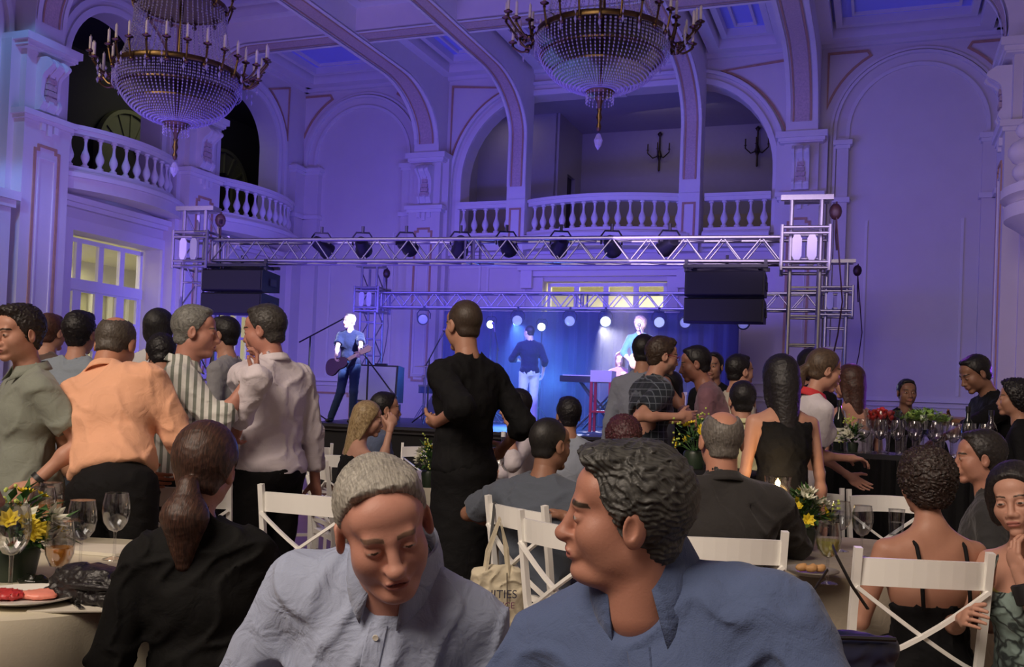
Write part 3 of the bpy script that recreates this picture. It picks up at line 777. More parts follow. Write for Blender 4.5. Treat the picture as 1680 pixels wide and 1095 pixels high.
def hair_mat(c1, c2=None, stretch=(90, 14, 16)):
    c2 = c2 or tuple(min(1, q*2.0) for q in c1)
    name = 'hair %.3f %.3f %.3f %.3f %d' % (c1[0], c1[2], c2[0], c2[2], stretch[2])
    if name in MATS: return MATS[name]
    m, nt, b = new_mat(name); N = nt.nodes; L = nt.links
    tc = N.new('ShaderNodeTexCoord'); mp = N.new('ShaderNodeMapping'); mp.inputs['Scale'].default_value = stretch
    nz = N.new('ShaderNodeTexNoise'); nz.inputs['Scale'].default_value = 3.0; nz.inputs['Detail'].default_value = 4; nz.inputs['Distortion'].default_value = .5
    L.new(tc.outputs['Object'], mp.inputs[0]); L.new(mp.outputs[0], nz.inputs['Vector'])
    cr = N.new('ShaderNodeValToRGB'); cr.color_ramp.elements[0].position = .35; cr.color_ramp.elements[0].color = (*c1, 1)
    cr.color_ramp.elements[1].position = .68; cr.color_ramp.elements[1].color = (*c2, 1)
    L.new(nz.outputs['Fac'], cr.inputs[0]); L.new(cr.outputs[0], b.inputs['Base Color']); b.inputs['Roughness'].default_value = .50
    b.inputs['Specular IOR Level'].default_value = .45
    bp = N.new('ShaderNodeBump'); bp.inputs['Strength'].default_value = .45; bp.inputs['Distance'].default_value = .003; L.new(nz.outputs['Fac'], bp.inputs['Height']); L.new(bp.outputs['Normal'], b.inputs['Normal'])
    MATS[name] = m; return m
def cloth_mat(name, col, rough=.85, pattern=None, col2=(1,1,1), scale=30, rot=(0,0,0), bump=.25, sheen=.15, thr=.5, big=.35):
    if max(col) < .03: sheen = 0; col = tuple(c*.42 for c in col)
    if name in MATS: return MATS[name]
    m, nt, b = new_mat(name); N = nt.nodes; L = nt.links
    tc = N.new('ShaderNodeTexCoord'); mp = N.new('ShaderNodeMapping'); mp.inputs['Rotation'].default_value = rot
    L.new(tc.outputs['Object'], mp.inputs[0])
    nz = N.new('ShaderNodeTexNoise'); nz.inputs['Scale'].default_value = 5; nz.inputs['Detail'].default_value = 3; L.new(mp.outputs[0], nz.inputs['Vector'])
    base = N.new('ShaderNodeMix'); base.data_type = 'RGBA'; base.inputs[6].default_value = (*[c*.93 for c in col], 1); base.inputs[7].default_value = (*[min(1, c*1.07) for c in col], 1)
    L.new(nz.outputs['Fac'], base.inputs[0]); src = base.outputs[2]
    def stripes(direction, sc, lo, hi):
        wv = N.new('ShaderNodeTexWave'); wv.wave_type = 'BANDS'; wv.bands_direction = direction; wv.inputs['Scale'].default_value = sc; wv.inputs['Distortion'].default_value = .25; wv.inputs['Detail'].default_value = 0
        L.new(mp.outputs[0], wv.inputs['Vector']); r = N.new('ShaderNodeValToRGB'); r.color_ramp.elements[0].position = lo; r.color_ramp.elements[1].position = hi
        L.new(wv.outputs['Fac'], r.inputs[0]); return r.outputs[0]
    def mixin(fac, c, s):
        x = N.new('ShaderNodeMix'); x.data_type = 'RGBA'; L.new(fac, x.inputs[0]); L.new(s, x.inputs[6]); x.inputs[7].default_value = (*c, 1); return x.outputs[2]
    if pattern == 'stripe': src = mixin(stripes('X', scale, thr-.04, thr+.04), col2, src)
    if pattern == 'stripeY': src = mixin(stripes('Y', scale, thr-.04, thr+.04), col2, src)
    if pattern == 'plaid':
        src = mixin(stripes('Y', scale, .93, .98), col2, src); src = mixin(stripes('Z', scale, .93, .98), col2, src)
    if pattern == 'snake':
        vo = N.new('ShaderNodeTexVoronoi'); vo.feature = 'DISTANCE_TO_EDGE'; vo.inputs['Scale'].default_value = scale
        wz = N.new('ShaderNodeMix'); wz.data_type = 'RGBA'; wz.inputs[0].default_value = .25; L.new(mp.outputs[0], wz.inputs[6]); L.new(nz.outputs['Color'], wz.inputs[7]); L.new(wz.outputs[2], vo.inputs['Vector'])
        r = N.new('ShaderNodeValToRGB'); r.color_ramp.elements[0].position = .03; r.color_ramp.elements[0].color = (1,1,1,1); r.color_ramp.elements[1].position = .10; r.color_ramp.elements[1].color = (0,0,0,1)
        L.new(vo.outputs['Distance'], r.inputs[0]); src = mixin(r.outputs[0], col2, src)
        n3 = N.new('ShaderNodeTexNoise'); n3.inputs['Scale'].default_value = 9; L.new(mp.outputs[0], n3.inputs['Vector']); r2 = N.new('ShaderNodeValToRGB'); r2.color_ramp.elements[0].position = .6; r2.color_ramp.elements[1].position = .63
        L.new(n3.outputs['Fac'], r2.inputs[0]); src = mixin(r2.outputs[0], (.45,.42,.12), src)
    L.new(src, b.inputs['Base Color']); b.inputs['Roughness'].default_value = rough; b.inputs['Sheen Weight'].default_value = sheen; b.inputs['Specular IOR Level'].default_value = .25
    n2 = N.new('ShaderNodeTexNoise'); n2.inputs['Scale'].default_value = 420; n2.inputs['Detail'].default_value = 2; L.new(tc.outputs['Object'], n2.inputs['Vector'])
    n4 = N.new('ShaderNodeTexNoise'); n4.inputs['Scale'].default_value = 16; n4.inputs['Detail'].default_value = 3; n4.inputs['Distortion'].default_value = .8; L.new(tc.outputs['Object'], n4.inputs['Vector'])
    b1 = N.new('ShaderNodeBump'); b1.inputs['Strength'].default_value = bump; b1.inputs['Distance'].default_value = .002; L.new(n2.outputs['Fac'], b1.inputs['Height'])
    b2 = N.new('ShaderNodeBump'); b2.inputs['Strength'].default_value = big; b2.inputs['Distance'].default_value = .02; L.new(n4.outputs['Fac'], b2.inputs['Height']); L.new(b1.outputs['Normal'], b2.inputs['Normal'])
    L.new(b2.outputs['Normal'], b.inputs['Normal']); MATS[name] = m; return m
# ------------------------------------------------------------------ hair in head space
def hair_prims(style, h):
    cr = lambda t, dz=0, dy=0: ell((0,-.016+dy,.032+dz), (.074+t,.090+t,.086+t))
    low = lambda zc, sl=.0: cut(lambda x, y, z: zc + sl*(y+.05) - z)
    def front(y0, s): return cut(lambda x, y, z: (y - y0 - s*z - .012*np.exp(-(x/.03)**2)*0)/1.2)
    ears = [ell((s*.088,-.004,-.012), (.020,.026,.034), sub=True, k=.006) for s in (1,-1)]
    nape = ell((0,-.048,-.035), (.058,.052,.055))
    S = style
    if S == 'short': return [cr(.009,.003,-.005), nape, ell((0,.022,.098), (.056,.048,.024)), front(.012,.55), low(-.072,-.2)] + ears, .0035, .016
    if S == 'full': return [cr(.013,.004,-.006), nape, ell((0,.030,.098), (.062,.050,.034)), ell((0,-.06,.03),(.07,.06,.08)), front(.016,.60), low(-.080,-.2)] + ears, .006, .022
    if S == 'buzz': return [cr(.004,.002,-.004), ell((0,-.046,-.03), (.058,.048,.05)), front(.012,.50), low(-.066,-.2)] + ears, .0008, .01
    if S == 'bald': return [cr(.009), nape, ell((0,-.020,.112), (.052,.125,.058), sub=True, k=.012), front(.000,.10), low(-.070,-.2)] + ears, .003, .012
    if S == 'balding': return [cr(.009), nape, ell((0,-.045,.112), (.050,.085,.052), sub=True, k=.012), ell((0,.08,.11), (.07,.06,.05), sub=True, k=.01), front(.006,.35), low(-.070,-.2)] + ears, .003, .012
    if S == 'grey_part':
        return [cr(.011,.003,-.010), nape, ell((-.008,.002,.090), (.066,.062,.030)), ell((.055,-.008,.050), (.024,.056,.055)), ell((-.055,-.008,.050), (.024,.056,.055)), cone((.036,.020,.124), (.036,-.05,.126), .004, sub=True, k=.014), ell((.034,.052,.090),(.026,.022,.016), k=.012), front(-.006,.60), low(-.060,-.2)] + ears, .0024, .022
    if S == 'wavy':
        return [cr(.012,.003,-.006), nape, ell((0,.032,.097), (.062,.050,.032)), ell((0,.068,.096), (.046,.026,.020)), ell((0,-.046,.045),(.072,.058,.080)), cone((.072,.006,.03),(.074,.004,-.030),.014,.009), cone((-.072,.006,.03),(-.074,.004,-.030),.014,.009), front(.020,.62), low(-.088,-.2)] + [ell((s*.088,-.002,-.016), (.018,.024,.032), sub=True, k=.006) for s in (1,-1)], .0050, .030
    if S == 'curly': return [cr(.028), ell((0,-.055,-.02), (.078,.062,.075)), ell((0,.03,.10), (.07,.06,.04)), front(.022,.55), low(-.085,-.1)], .011, .020
    if S == 'long': return [cr(.020), ell((0,-.05,-.01), (.080,.065,.09)), cone((0,-.055,-.04), (0,-.075,-.26), .078, .060, k=.03), cone((.062,-.01,.0), (.068,-.03,-.20), .030, .026, k=.02), cone((-.062,-.01,.0), (-.068,-.03,-.20), .030, .026, k=.02), front(.030,.45)], .0025, .028
    if S == 'verylong': return [cr(.022), ell((0,-.05,-.01), (.086,.07,.09)), cone((0,-.06,-.04), (0,-.10,-.40), .088, .060, k=.03), cone((.064,-.01,.0), (.072,-.03,-.26), .032, .030, k=.02), cone((-.064,-.01,.0), (-.072,-.03,-.26), .032, .030, k=.02), front(.030,.45)], .0025, .028
    if S == 'bob': return [cr(.022), ell((0,-.045,-.02), (.088,.068,.10)), cone((.070,.0,.02), (.076,.0,-.10), .026, .022, k=.02), cone((-.070,.0,.02), (-.076,.0,-.10), .026, .022, k=.02), front(.026,.5), low(-.14)], .002, .024
    if S == 'pony': return [cr(.012), nape, front(.020,.60), low(-.070,-.3), ell((0,-.120,-.040), (.020,.024,.020)), cone((0,-.125,-.05), (.004,-.136,-.125), .028, .058, k=.012), cone((.004,-.136,-.125), (.010,-.124,-.245), .060, .022, k=.012)] + ears, .0016, .024
    if S == 'highpony': return [cr(.012), nape, front(.020,.60), low(-.070,-.3), cone((0,-.10,.00), (0,-.135,-.05), .026, .034, k=.012), cone((0,-.135,-.05), (.0,-.120,-.19), .036, .022, k=.012)] + ears, .0016, .024
    raise ValueError(S)
HAIRS = {}
def get_hair(style, h):
    if (style, h) not in HAIRS:
        pr, amp, wl = hair_prims(style, h)
        adds = [p for p in pr if not p['sub']]; subs = [p for p in pr if p['sub']]
        if 'pony' in style:      # tail is not trimmed by the hairline
            main = adds[:2]; tail = adds[2:]; pr = main + subs + tail
        elif style in ('long', 'verylong'): pr = adds + subs
        else: pr = adds + subs
        dsp = folds(amp*.7, wl, 5, (1, .45, .8)); strand = dsp
        if style == 'wavy': strand = lambda x, y, z: dsp(x, y, z)*.55 - .0013*np.sin(2*PI/.0115*(z*.85+np.abs(x)*.5-y*.35)+2.6*np.sin(2*PI*y/.055+x*30)+2*np.sin(z*90+x*25))
        elif style == 'grey_part': strand = lambda x, y, z: dsp(x, y, z)*.6 - .0008*np.sin(2*PI/.009*(y*.9+z*.3)+2.2*np.sin(x*45+z*20)+1.5*np.sin(y*60))
        HAIRS[(style, h)] = nets(pr, h, .010, strand)
    return HAIRS[(style, h)]
def torso_prims(e, fem, w, belly, sh=1.0):
    """torso in its own frame (pelvis at origin, spine up), grown by e"""
    m = w*(1-.06*fem)
    P_ = [ell((0,-.01,.015), ((.160+.012*fem)*w+e,.115*w+e,.120+e*.5)), ell((0,0,.17), (.135*m*(1-.06*fem)+e,.098*w+e,.14)),
          ell((0,.002,.33), (.156*m+e,.112*w+e,.16)), cone((-.125*m*sh,-.01,.440), (.125*m*sh,-.01,.440), .066*(1-.1*fem)+e, k=.05),
          cone((-.07*m,-.02,.475), (-.02,-.015,.530), .048+e, .042+e*.6, k=.05), cone((.07*m,-.02,.475), (.02,-.015,.530), .048+e, .042+e*.6, k=.05),
          ell((0,.02,.10), (.125*m+e,.10*w+e+belly,.13))]
    if fem: P_ += [ell((s*.068,.078,.335), (.056+e*.5,.050+e,.056+e*.5), k=.03) for s in (1,-1)]
    return P_
def ik(S, T, l1, l2, hint):
    S, T = Vector(S), Vector(T); d = T-S; L = d.length; m = (l1+l2)*.998
    if L > m: T = S + d*(m/L); d = T-S; L = m
    L = max(L, abs(l1-l2)+.01)
    a = (l1*l1-l2*l2+L*L)/(2*L); hh = math.sqrt(max(0, l1*l1-a*a)); u = d.normalized(); h = Vector(hint); h = (h-u*h.dot(u))
    h = h.normalized() if h.length > 1e-6 else Vector((0,-1,0))
    return S+u*a+h*hh, T
PERSONS = {}
def person(key, px, py, d, yaw, label, pose='stand', floor=0, s=None, head=(0,0,0), fem=0, heavy=0, w=1.0, belly=0,
           skin=(.50,.28,.19), hair='short', hcol=(.012,.009,.008), hcol2=None, hs=1.0, top=None, bottom=None, arms=None, lean=6, side=0, twist=0,
           group=None, lids=.6, nk=(0,0,0), brow=None, beard=0, res=1.0, collar=None, shoes=(.02,.018,.018), legs=None, hsc=1.0, neck=True, sh=1.0, seat=None):
    target = P(px, py, d); yr = rad(yaw); Rz = Matrix.Rotation(yr, 3, 'Z')
    s0 = s or (.93 if fem else .98)
    Rt = Matrix.Rotation(rad(twist), 4, 'Z') @ Matrix.Rotation(rad(-lean), 4, 'X') @ Matrix.Rotation(rad(side), 4, 'Y')
    Rh = (Matrix.Rotation(rad(head[0]), 3, 'Z') @ Matrix.Rotation(rad(head[1]), 3, 'X') @ Matrix.Rotation(rad(head[2]), 3, 'Y'))
    pivot = Rt @ Vector((nk[0], .012+nk[1], .585+nk[2]))
    hc = pivot - Rh @ Vector((0,-.02,-.11))*hsc          # relative to the pelvis
    if pose == 'stand':
        sc = (target.z-floor)/(.95+hc.z) if s is None else s; pz = .95
        if s is not None: pz = (target.z-floor)/sc - hc.z
    else:
        sc = s0; pz = (target.z-floor)/sc - hc.z
        if seat is None and pz < .50: sc = (target.z-floor)/(.50+hc.z); pz = .50
    loc = target - Rz @ (Vector((hc.x, hc.y, 0))*sc); loc.z = floor
    root = thing('person', label, 'person', loc, yr, group)
    root.scale = (sc, sc, sc)
    Minv = (Matrix.Translation(loc) @ Rz.to_4x4() @ Matrix.Scale(sc, 4)).inverted()
    MT = Matrix.Translation((0, 0, pz)) @ Rt            # torso frame
    MH = Matrix.Translation(Vector((0,0,pz))+hc) @ Rh.to_4x4() @ Matrix.Scale(hsc, 4)
    hH = (.0022 if d < 2 else .0034 if d < 5 else .0045); hB = max(.0065, min(.013, .0021*d))*res
    m = w*(1-.06*fem)
    top = dict(dict(col='shirt', sleeve='long', e=.012, hem=-.06, neck=.545, amp=.005, wl=.09), **(top or {}))
    # ---- skeleton
    sk = {}
    for sd, sx in (('R', 1), ('L', -1)):
        S = MT @ Vector((sx*.168*m*sh, -.008, .452))
        a = (arms or {}).get(sd, {})
        t = a.get('to', None)
        if t is None: T = MT @ Vector((sx*(.235*m+.02), .035, -.09))
        elif a.get('world'): T = Minv @ P(*t)
        else: T = Vector(t)
        E, T = ik(S, T, .275, .245, a.get('hint', (sx*.35, -1, -.1)))
        f = (T-E).normalized(); palm = Vector(a.get('palm', (-sx, 0, 0))); bend = a.get('bend', 0)
        ax_f = (f + palm.normalized()*math.tan(rad(bend))).normalized(); z = -ax_f; yv = (palm - z*palm.dot(z)).normalized(); x = yv.cross(z)
        Rm = Matrix((x, yv, z)).transposed()
        sk[sd] = (S, E, T, Matrix.Translation(T + ax_f*.015) @ Rm.to_4x4(), a.get('curl', .35), a.get('show', True))
    # ---- body (one mesh: head, neck, trunk core, arms, hands)
    ub, fb = (.043-.008*fem, .035-.005*fem) ; wr = .026-.004*fem
    bare = top['sleeve'] in ('none',)
    sk_e = .0 if bare else -.014
    bp = xf(torso_prims(sk_e, fem, w, belly, sh), MT)
    bp.append(cone(MT @ Vector((0,-.015,.49)), MH @ Vector((0,-.026,-.10)), .056-.008*fem, .052-.008*fem))
    for sd in 'RL':
        S, E, T = [np.array(q) for q in sk[sd][:3]]
        bp += [cone(S, E, ub*w+.006*bare, fb, k=.02), cone(E, T, fb*.98, wr, k=.012), ell(E*.65+T*.35, (fb*1.02,)*3, k=.03)]
    V, Q = nets(bp, max(hB, .007), .03)
    Vs, Qs, Ts = [V], [Q], [np.zeros((len(V), 4))]; n = len(V)
    HV, HQ, HT = get_head(hH, fem, heavy, lids, brow or (hcol[0]*.6+.035, hcol[1]*.5+.022, hcol[2]*.45+.015), beard)
    A = np.array(MH.to_3x3()); b = np.array(MH.translation)
    Vs.append(HV @ A.T + b); Qs.append(HQ+n); Ts.append(HT); n += len(HV)
    for sd in 'RL':
        if not sk[sd][5]: continue
        hv, hq = get_hand(.0040 if d < 4.8 else .0055, sd, sk[sd][4]); Mh = sk[sd][3]; k_ = .92 if fem else 1.0
        Vs.append((hv*k_) @ np.array(Mh.to_3x3()).T + np.array(Mh.translation)); Qs.append(hq+n); Ts.append(np.zeros((len(hv), 4))); n += len(hv)
    link('body', np_mesh('body', np.concatenate(Vs), np.concatenate(Qs), skin_mat(skin), np.concatenate(Ts)), root)
    # ---- hair
    if hair:
        hv, hq = get_hair(hair, {.0022: .0022, .0034: .0042, .0045: .006}[hH])
        c1 = tuple(hcol)
        o = link('hair', np_mesh('hair', hv*hs, hq, hair_mat(c1, hcol2)), root)
        o.matrix_local = MH
    # ---- shirt / dress bodice
    e = top['e']; shirt_me = None
    if top.get('mat'):
        sp = xf(torso_prims(e, fem, w, belly, sh), MT); cutz = []
        Mi = MT.inverted(); r2 = Mi.to_3x3()[2]; t2 = Mi.translation.z
        zt = lambda x, y, z: r2[0]*x + r2[1]*y + r2[2]*z + t2
        hem, nk = top['hem'], top['neck']
        if hem < -.12: sp.append(cone(MT @ Vector((0,0,0)), MT @ Vector((0,-.005,hem)), .135*w+e, .15*w+e, k=.04))
        slv = top['sleeve']
        if slv != 'none':
            for sd in 'RL':
                S, E, T = [np.array(q) for q in sk[sd][:3]]
                if slv == 'short':
                    M_ = S*.32+E*.68; sp.append(cone(S, M_, ub*w+e+.006, ub+e+.010, k=.03))
                elif slv == 'rolled':
                    M_ = E*.78+T*.22; sp += [cone(S, E, ub*w+e+.004, fb+e+.006, k=.03), cone(E, M_, fb+e+.008, fb+e+.006, k=.012)]
                else:
                    M_ = E*.03+T*.97; sp += [cone(S, E, ub*w+e+.002, fb+e+.003, k=.03), cone(E, M_, fb+e+.002, wr+e, k=.012)]
        # openings: below the hem, above the neckline, the sleeve mouths
        if slv == 'short':
            for sd in 'RL':
                S, E, T = [np.array(q) for q in sk[sd][:3]]; u = (E-S)/np.linalg.norm(E-S); c0 = S*.34+E*.66
                sp.append(ell(c0+u*.115, (.105,.105,.105), sub=True, k=.004))
        nc = MT @ Vector((0, -.014, .562))
        if slv == 'none':
            nz = top['neck']
            sp.append(cut(lambda x, y, z: zt(x, y, z) - nz))
            for sd, sx in (('R', 1), ('L', -1)): sp.append(ell(np.array(MT @ Vector((sx*.215*m,0,.42))), (.075,.14,.12), np.array(MT.to_3x3()), sub=True, k=.02))
        else:
            sp.append(ell(np.array(nc), (.057,.061,.053), np.array(MT.to_3x3()), sub=True, k=.008))
            if top.get('vee', 0): sp.append(cone(MT @ Vector((0,.10,.545)), MT @ Vector((0,.12,  .545-top['vee'])), top.get('vr', .034), .004, sub=True, k=.006))
        sp.append(cut(lambda x, y, z: hem - zt(x, y, z)))
        V, Q = nets(sp, hB, .035, folds(top['amp'], top['wl'], hash(key) % 1000 if 0 else sum(map(ord, key)), (1, 1, .8)))
        link(top.get('name', 'shirt'), np_mesh('shirt', V, Q, top['mat']), root)
        if slv == 'none' and top.get('straps'):
            mb = MB()
            for sx in (1, -1):
                x0 = sx*.085
                mb.tube([MT @ Vector((x0, -.118*w-.004, nz-.02)), MT @ Vector((x0*1.02,-.112,.40)), MT @ Vector((x0*1.05,-.085,.475)), MT @ Vector((x0*1.1,-.02,.515)), MT @ Vector((x0,.06,.48)), MT @ Vector((x0*.9,.115,.40))], .007, 6)
            mb.build('shoulder_strap', top['mat'], root, True)
    if collar:
        k_ = dict(dict(r=.063, z=.562, tilt=14, point=.05, h=.042, gap=26, mat=top['mat'], drop=.0), **collar)
        mb = MB(); Nn = 36; rows = []
        for i in range(Nn+1):
            t = rad(90 + k_['gap'] + (360-2*k_['gap'])*i/Nn); f = abs(i/Nn-.5)*2; pt = max(0, (f-.72)/.28)
            c_, s_ = math.cos(t), math.sin(t); zz = k_['z'] - math.tan(rad(k_['tilt']))*(s_*.06) - k_['drop']*pt
            r = k_['r']*(1 + .10*pt)
            rows.append([(r*c_, r*s_*1.02-.012, zz-.035), ((r+.000)*c_, r*s_*1.02-.012, zz), ((r+.006)*c_, (r+.006)*s_*1.02-.012, zz+.001),
                         ((r+.020)*c_, (r+.020)*s_*1.02-.012, zz-k_['h']*.6-.1*k_['point']*pt), ((r+.026+.012*pt)*c_, (r+.026+.02*pt)*s_*1.02-.012, zz-k_['h']-k_['point']*pt)])
        vs = [MT @ Vector(q) for r in rows for q in r]
        mb.add(vs, [(i*5+q, i*5+q+1, (i+1)*5+q+1, (i+1)*5+q) for i in range(Nn) for q in range(4)])
        o = mb.build('collar', k_['mat'], root, True)
        sm = o.modifiers.new('thick', 'SOLIDIFY'); sm.thickness = .004
    # ---- legs
    hipz = pz-.03; L = {}
    for sd, sx in (('R', 1), ('L', -1)):
        H = Vector((sx*.088, -.0, hipz)); lg = (legs or {}).get(sd)
        if lg: K, A_ = Vector(lg[0]), Vector(lg[1])
        elif pose == 'sit': K = Vector((sx*.13, .42, min(hipz+.02, .50))); A_ = Vector((sx*.13, .44, .085))
        else: K = Vector((sx*.10, .03, .50)); A_ = Vector((sx*.11, -.01, .085))
        L[sd] = (H, K, A_)
    bt = dict(dict(kind='trousers', mat=None, e=.012, len=.0), **(bottom or {}))
    if bt['mat']:
        e = bt['e']; pp = [ell(np.array(MT @ Vector((0,-.012,.0))), (.163*w+e*.6,.116*w+e*.6,.105), np.array(MT.to_3x3()))]
        pp.append(cone(MT @ Vector((0,-.01,.0)), MT @ Vector((0,-.01,.05)), .108*w, .100*w, k=.06))
        if bt['kind'] == 'trousers' or pose == 'sit':
            for sd in 'RL':
                H, K, A_ = L[sd]; pp += [cone(H, K, .088*w+e*.5, .062+e*.5, k=.03), cone(K, A_, .058+e, .046+e, k=.02)]
            if bt['kind'] != 'trousers': pp += [cone((L['L'][0]+L['R'][0])/2, (L['L'][1]+L['R'][1])/2, .13, .11, k=.05)]
        else:
            zl = bt['len']; pp += [cone((0,0,pz-.05), (0,.01,zl+.15), .150*w, .170*w, k=.05)]
            zc = zl; pp.append(cut(lambda x, y, z: zc - z))
        V, Q = nets(pp, max(hB*1.25, .011), .03, folds(.004, .11, sum(map(ord, key))+3))
        link({'trousers': 'trousers'}.get(bt['kind'], bt['kind']), np_mesh('trousers', V, Q, bt['mat']), root)
    M_sh = mat('shoe %.2f' % shoes[0], shoes, .35)
    for sd in 'RL':
        A_ = L[sd][2]
        V, Q = nets([ell((0,-.01,.045), (.038,.05,.045)), ell((0,.08,.032), (.042,.085,.032)), ell((0,.13,.028), (.042,.045,.026)), cone((0,-.02,.05),(0,-.02,.10),.036,.036)], .014, .02) if 'shoe' not in HAIRS else HAIRS['shoe']
        if 'shoe' not in HAIRS: HAIRS['shoe'] = (V, Q)
        me = HAIRS.get(('shoe', M_sh.name)) or np_mesh('shoe', V, Q, M_sh); HAIRS[('shoe', M_sh.name)] = me
        o = link('shoe', me, root, (A_.x, A_.y, A_.z-.085))
    info = dict(root=root, MT=MT, MH=MH, sk=sk, inv=Minv, sc=sc, pz=pz, m=m, loc=loc, yaw=yr)
    PERSONS[key] = info
    return info
def belt(I, m=None):
    mb = MB(); n = 28
    vs = []
    for z in (.045, .080):
        for j in range(n): vs.append(I['MT'] @ Vector((.160*math.cos(2*PI*j/n), .122*math.sin(2*PI*j/n), z)))
    mb.add(vs, [(j, (j+1)%n, n+(j+1)%n, n+j) for j in range(n)])
    o = mb.build('belt', m or M_black, I['root'], True); o.modifiers.new('t', 'SOLIDIFY').thickness = .006
def watch(I, sd, m, face=True):
    S, E, T = I['sk'][sd][:3]; u = (T-E).normalized(); mb = MB(); c = T-u*.02
    q = u.to_track_quat('Z', 'Y').to_matrix().to_4x4()
    M_ = Matrix.Translation(c) @ q
    mb.lathe([(.033,-.011),(.036,-.011),(.036,.011),(.033,.011)], 16, T=M_)
    if face: mb.lathe([(.0,.034),(.021,.034),(.021,.045),(0,.047)], 14, T=M_ @ Matrix.Rotation(PI/2*(1 if sd == 'R' else -1), 4, 'Y'))
    mb.build('wristwatch', m, I['root'], True)
def glasses(I, m):
    mb = MB(); M_ = I['MH']
    for sx in (1, -1):
        mb.tube([M_ @ Vector((sx*(.033+.023*math.cos(t)), .103-.004*abs(math.cos(t)), .001+.016*math.sin(t))) for t in [2*PI*i/14 for i in range(15)]], .0018, 5)
        mb.tube([M_ @ Vector((sx*.056,.099,.004)), M_ @ Vector((sx*.076,.05,.006)), M_ @ Vector((sx*.083,-.01,.008))], .002, 5)
    mb.tube([M_ @ Vector((-.011,.106,.006)), M_ @ Vector((.011,.106,.006))], .002, 5)
    mb.build('glasses', m, I['root'])
# ================================================================== PEOPLE
C = cloth_mat
K_blackcloth = C('black cloth', (.014,.014,.017)); K_blacktrs = C('black trousers', (.012,.011,.013)); K_jeans = C('blue jeans', (.030,.042,.065))
K_waiter = C('waiter black', (.010,.010,.012))
def H(px, py, d, **k): return dict(to=(px, py, d), world=True, **k)
SK1, SK2, SK3 = (.50,.27,.19), (.40,.21,.14), (.27,.14,.09)
DK, BR, BK = (.012,.009,.008), (.035,.018,.012), (.006,.005,.006)
# --- two men in the foreground
K_f1 = C('light blue oxford', (.34,.39,.53), bump=.3, big=.7); K_f2 = C('slate blue linen', (.085,.12,.235), bump=.5, big=.45)
F1 = person('F1', 630, 866, 1.76, 178, 'grey-haired older man in a light blue button-down shirt looking down and talking', 'sit', head=(20,-19,14), heavy=1, w=1.04, belly=.03,
       skin=(.50,.255,.19), hair='grey_part', hcol=(.20,.19,.165), hcol2=(.40,.38,.33), lids=.30, lean=12, side=-9, hsc=1.0, brow=(.17,.10,.07), nk=(0,.035,-.045),
       top=dict(mat=K_f1, e=.018, amp=.009, wl=.15, vee=.05), bottom=dict(mat=K_blacktrs), collar=dict(r=.070, point=.06, gap=18, tilt=22, z=.592, h=.052),
       arms={'R': dict(to=(.24,.26,.64), hint=(.5,-1,-.5)), 'L': dict(to=(-.24,.26,.64), hint=(-.5,-1,-.5))})
F2 = person('F2', 1026, 846, 1.52, 158, 'dark-haired man in a slate blue shirt turning his face aside in profile', 'sit', head=(-72,0,-6), w=1.14, heavy=.4, side=15,
       skin=(.42,.205,.145), hair='wavy', hcol=(.016,.016,.015), hcol2=(.075,.075,.07), lids=.55, lean=10, hsc=.93, beard=.10, nk=(0,.02,-.035),
       top=dict(mat=K_f2, e=.018, amp=.007, wl=.18, vee=.13, vr=.030), bottom=dict(mat=K_blacktrs), collar=dict(r=.070, point=.085, gap=24, tilt=30, z=.596, h=.062),
       arms={'R': dict(to=(.32,.28,.66), hint=(1,-.6,-.4)), 'L': dict(to=(-.32,.28,.66), hint=(-1,-.6,-.4))})
# --- standing group on the left
p1 = person('P1', 30, 548, 4.0, 132, 'smiling teenage boy in a grey-green polo shirt and dark wristwatch', head=(18,-8,0), skin=SK1, hair='full', hcol=DK, lids=.7,
       top=dict(mat=C('grey green pique', (.23,.25,.21)), sleeve='short', hem=-.14, amp=.007, wl=.14), bottom=dict(mat=C('dark grey trousers', (.03,.03,.032))),
       collar=dict(h=.036, point=.025), arms={'L': H(58,792,3.9, hint=(-.4,-1,-.5), palm=(.6,-.5,0)), 'R': dict(to=(.22,.22,.95))}, lean=2)
watch(p1, 'L', M_black)
person('P2', 132, 548, 5.5, -4, 'black-haired man seen from behind in a pale blue-grey shirt and jeans', skin=SK1, hair='full', hcol=BK,
       top=dict(mat=C('pale blue grey shirt', (.27,.32,.38)), hem=.02, e=.022, amp=.009, wl=.16), bottom=dict(mat=K_jeans), w=1.1)
belt(PERSONS['P2'])
person('P3', 84, 546, 6.6, -15, 'man with reddish-brown hair glimpsed behind the pale blue shirt', skin=SK1, hair='short', hcol=(.05,.02,.014), top=dict(mat=C('brown shirt', (.12,.08,.07))), bottom=dict(mat=K_blacktrs))
person('P4', 190, 566, 4.2, -10, 'balding man seen from behind in an orange shirt, leaning forward', head=(6,-22,0), skin=(.47,.23,.14), hair='balding', hcol=(.05,.04,.032), hcol2=(.09,.075,.06), w=1.12, heavy=1, belly=.03,
       top=dict(mat=C('orange shirt', (.80,.42,.26)), hem=.07, e=.026, amp=.007, wl=.15), bottom=dict(mat=K_blacktrs), collar=dict(h=.036, point=.0), lean=20, side=-18,
       arms={'L': dict(to=(-.12,.34,.98), hint=(-.5,-.5,-1)), 'R': dict(to=(.16,.36,.98), hint=(1,-.35,-.9))})
person('P5', 264, 585, 5.4, 25, 'person with short black hair bending behind the orange shirt', head=(0,-25,0), skin=SK2, hair='full', hcol=BK, top=dict(mat=K_blackcloth), bottom=dict(mat=K_blacktrs), lean=12)
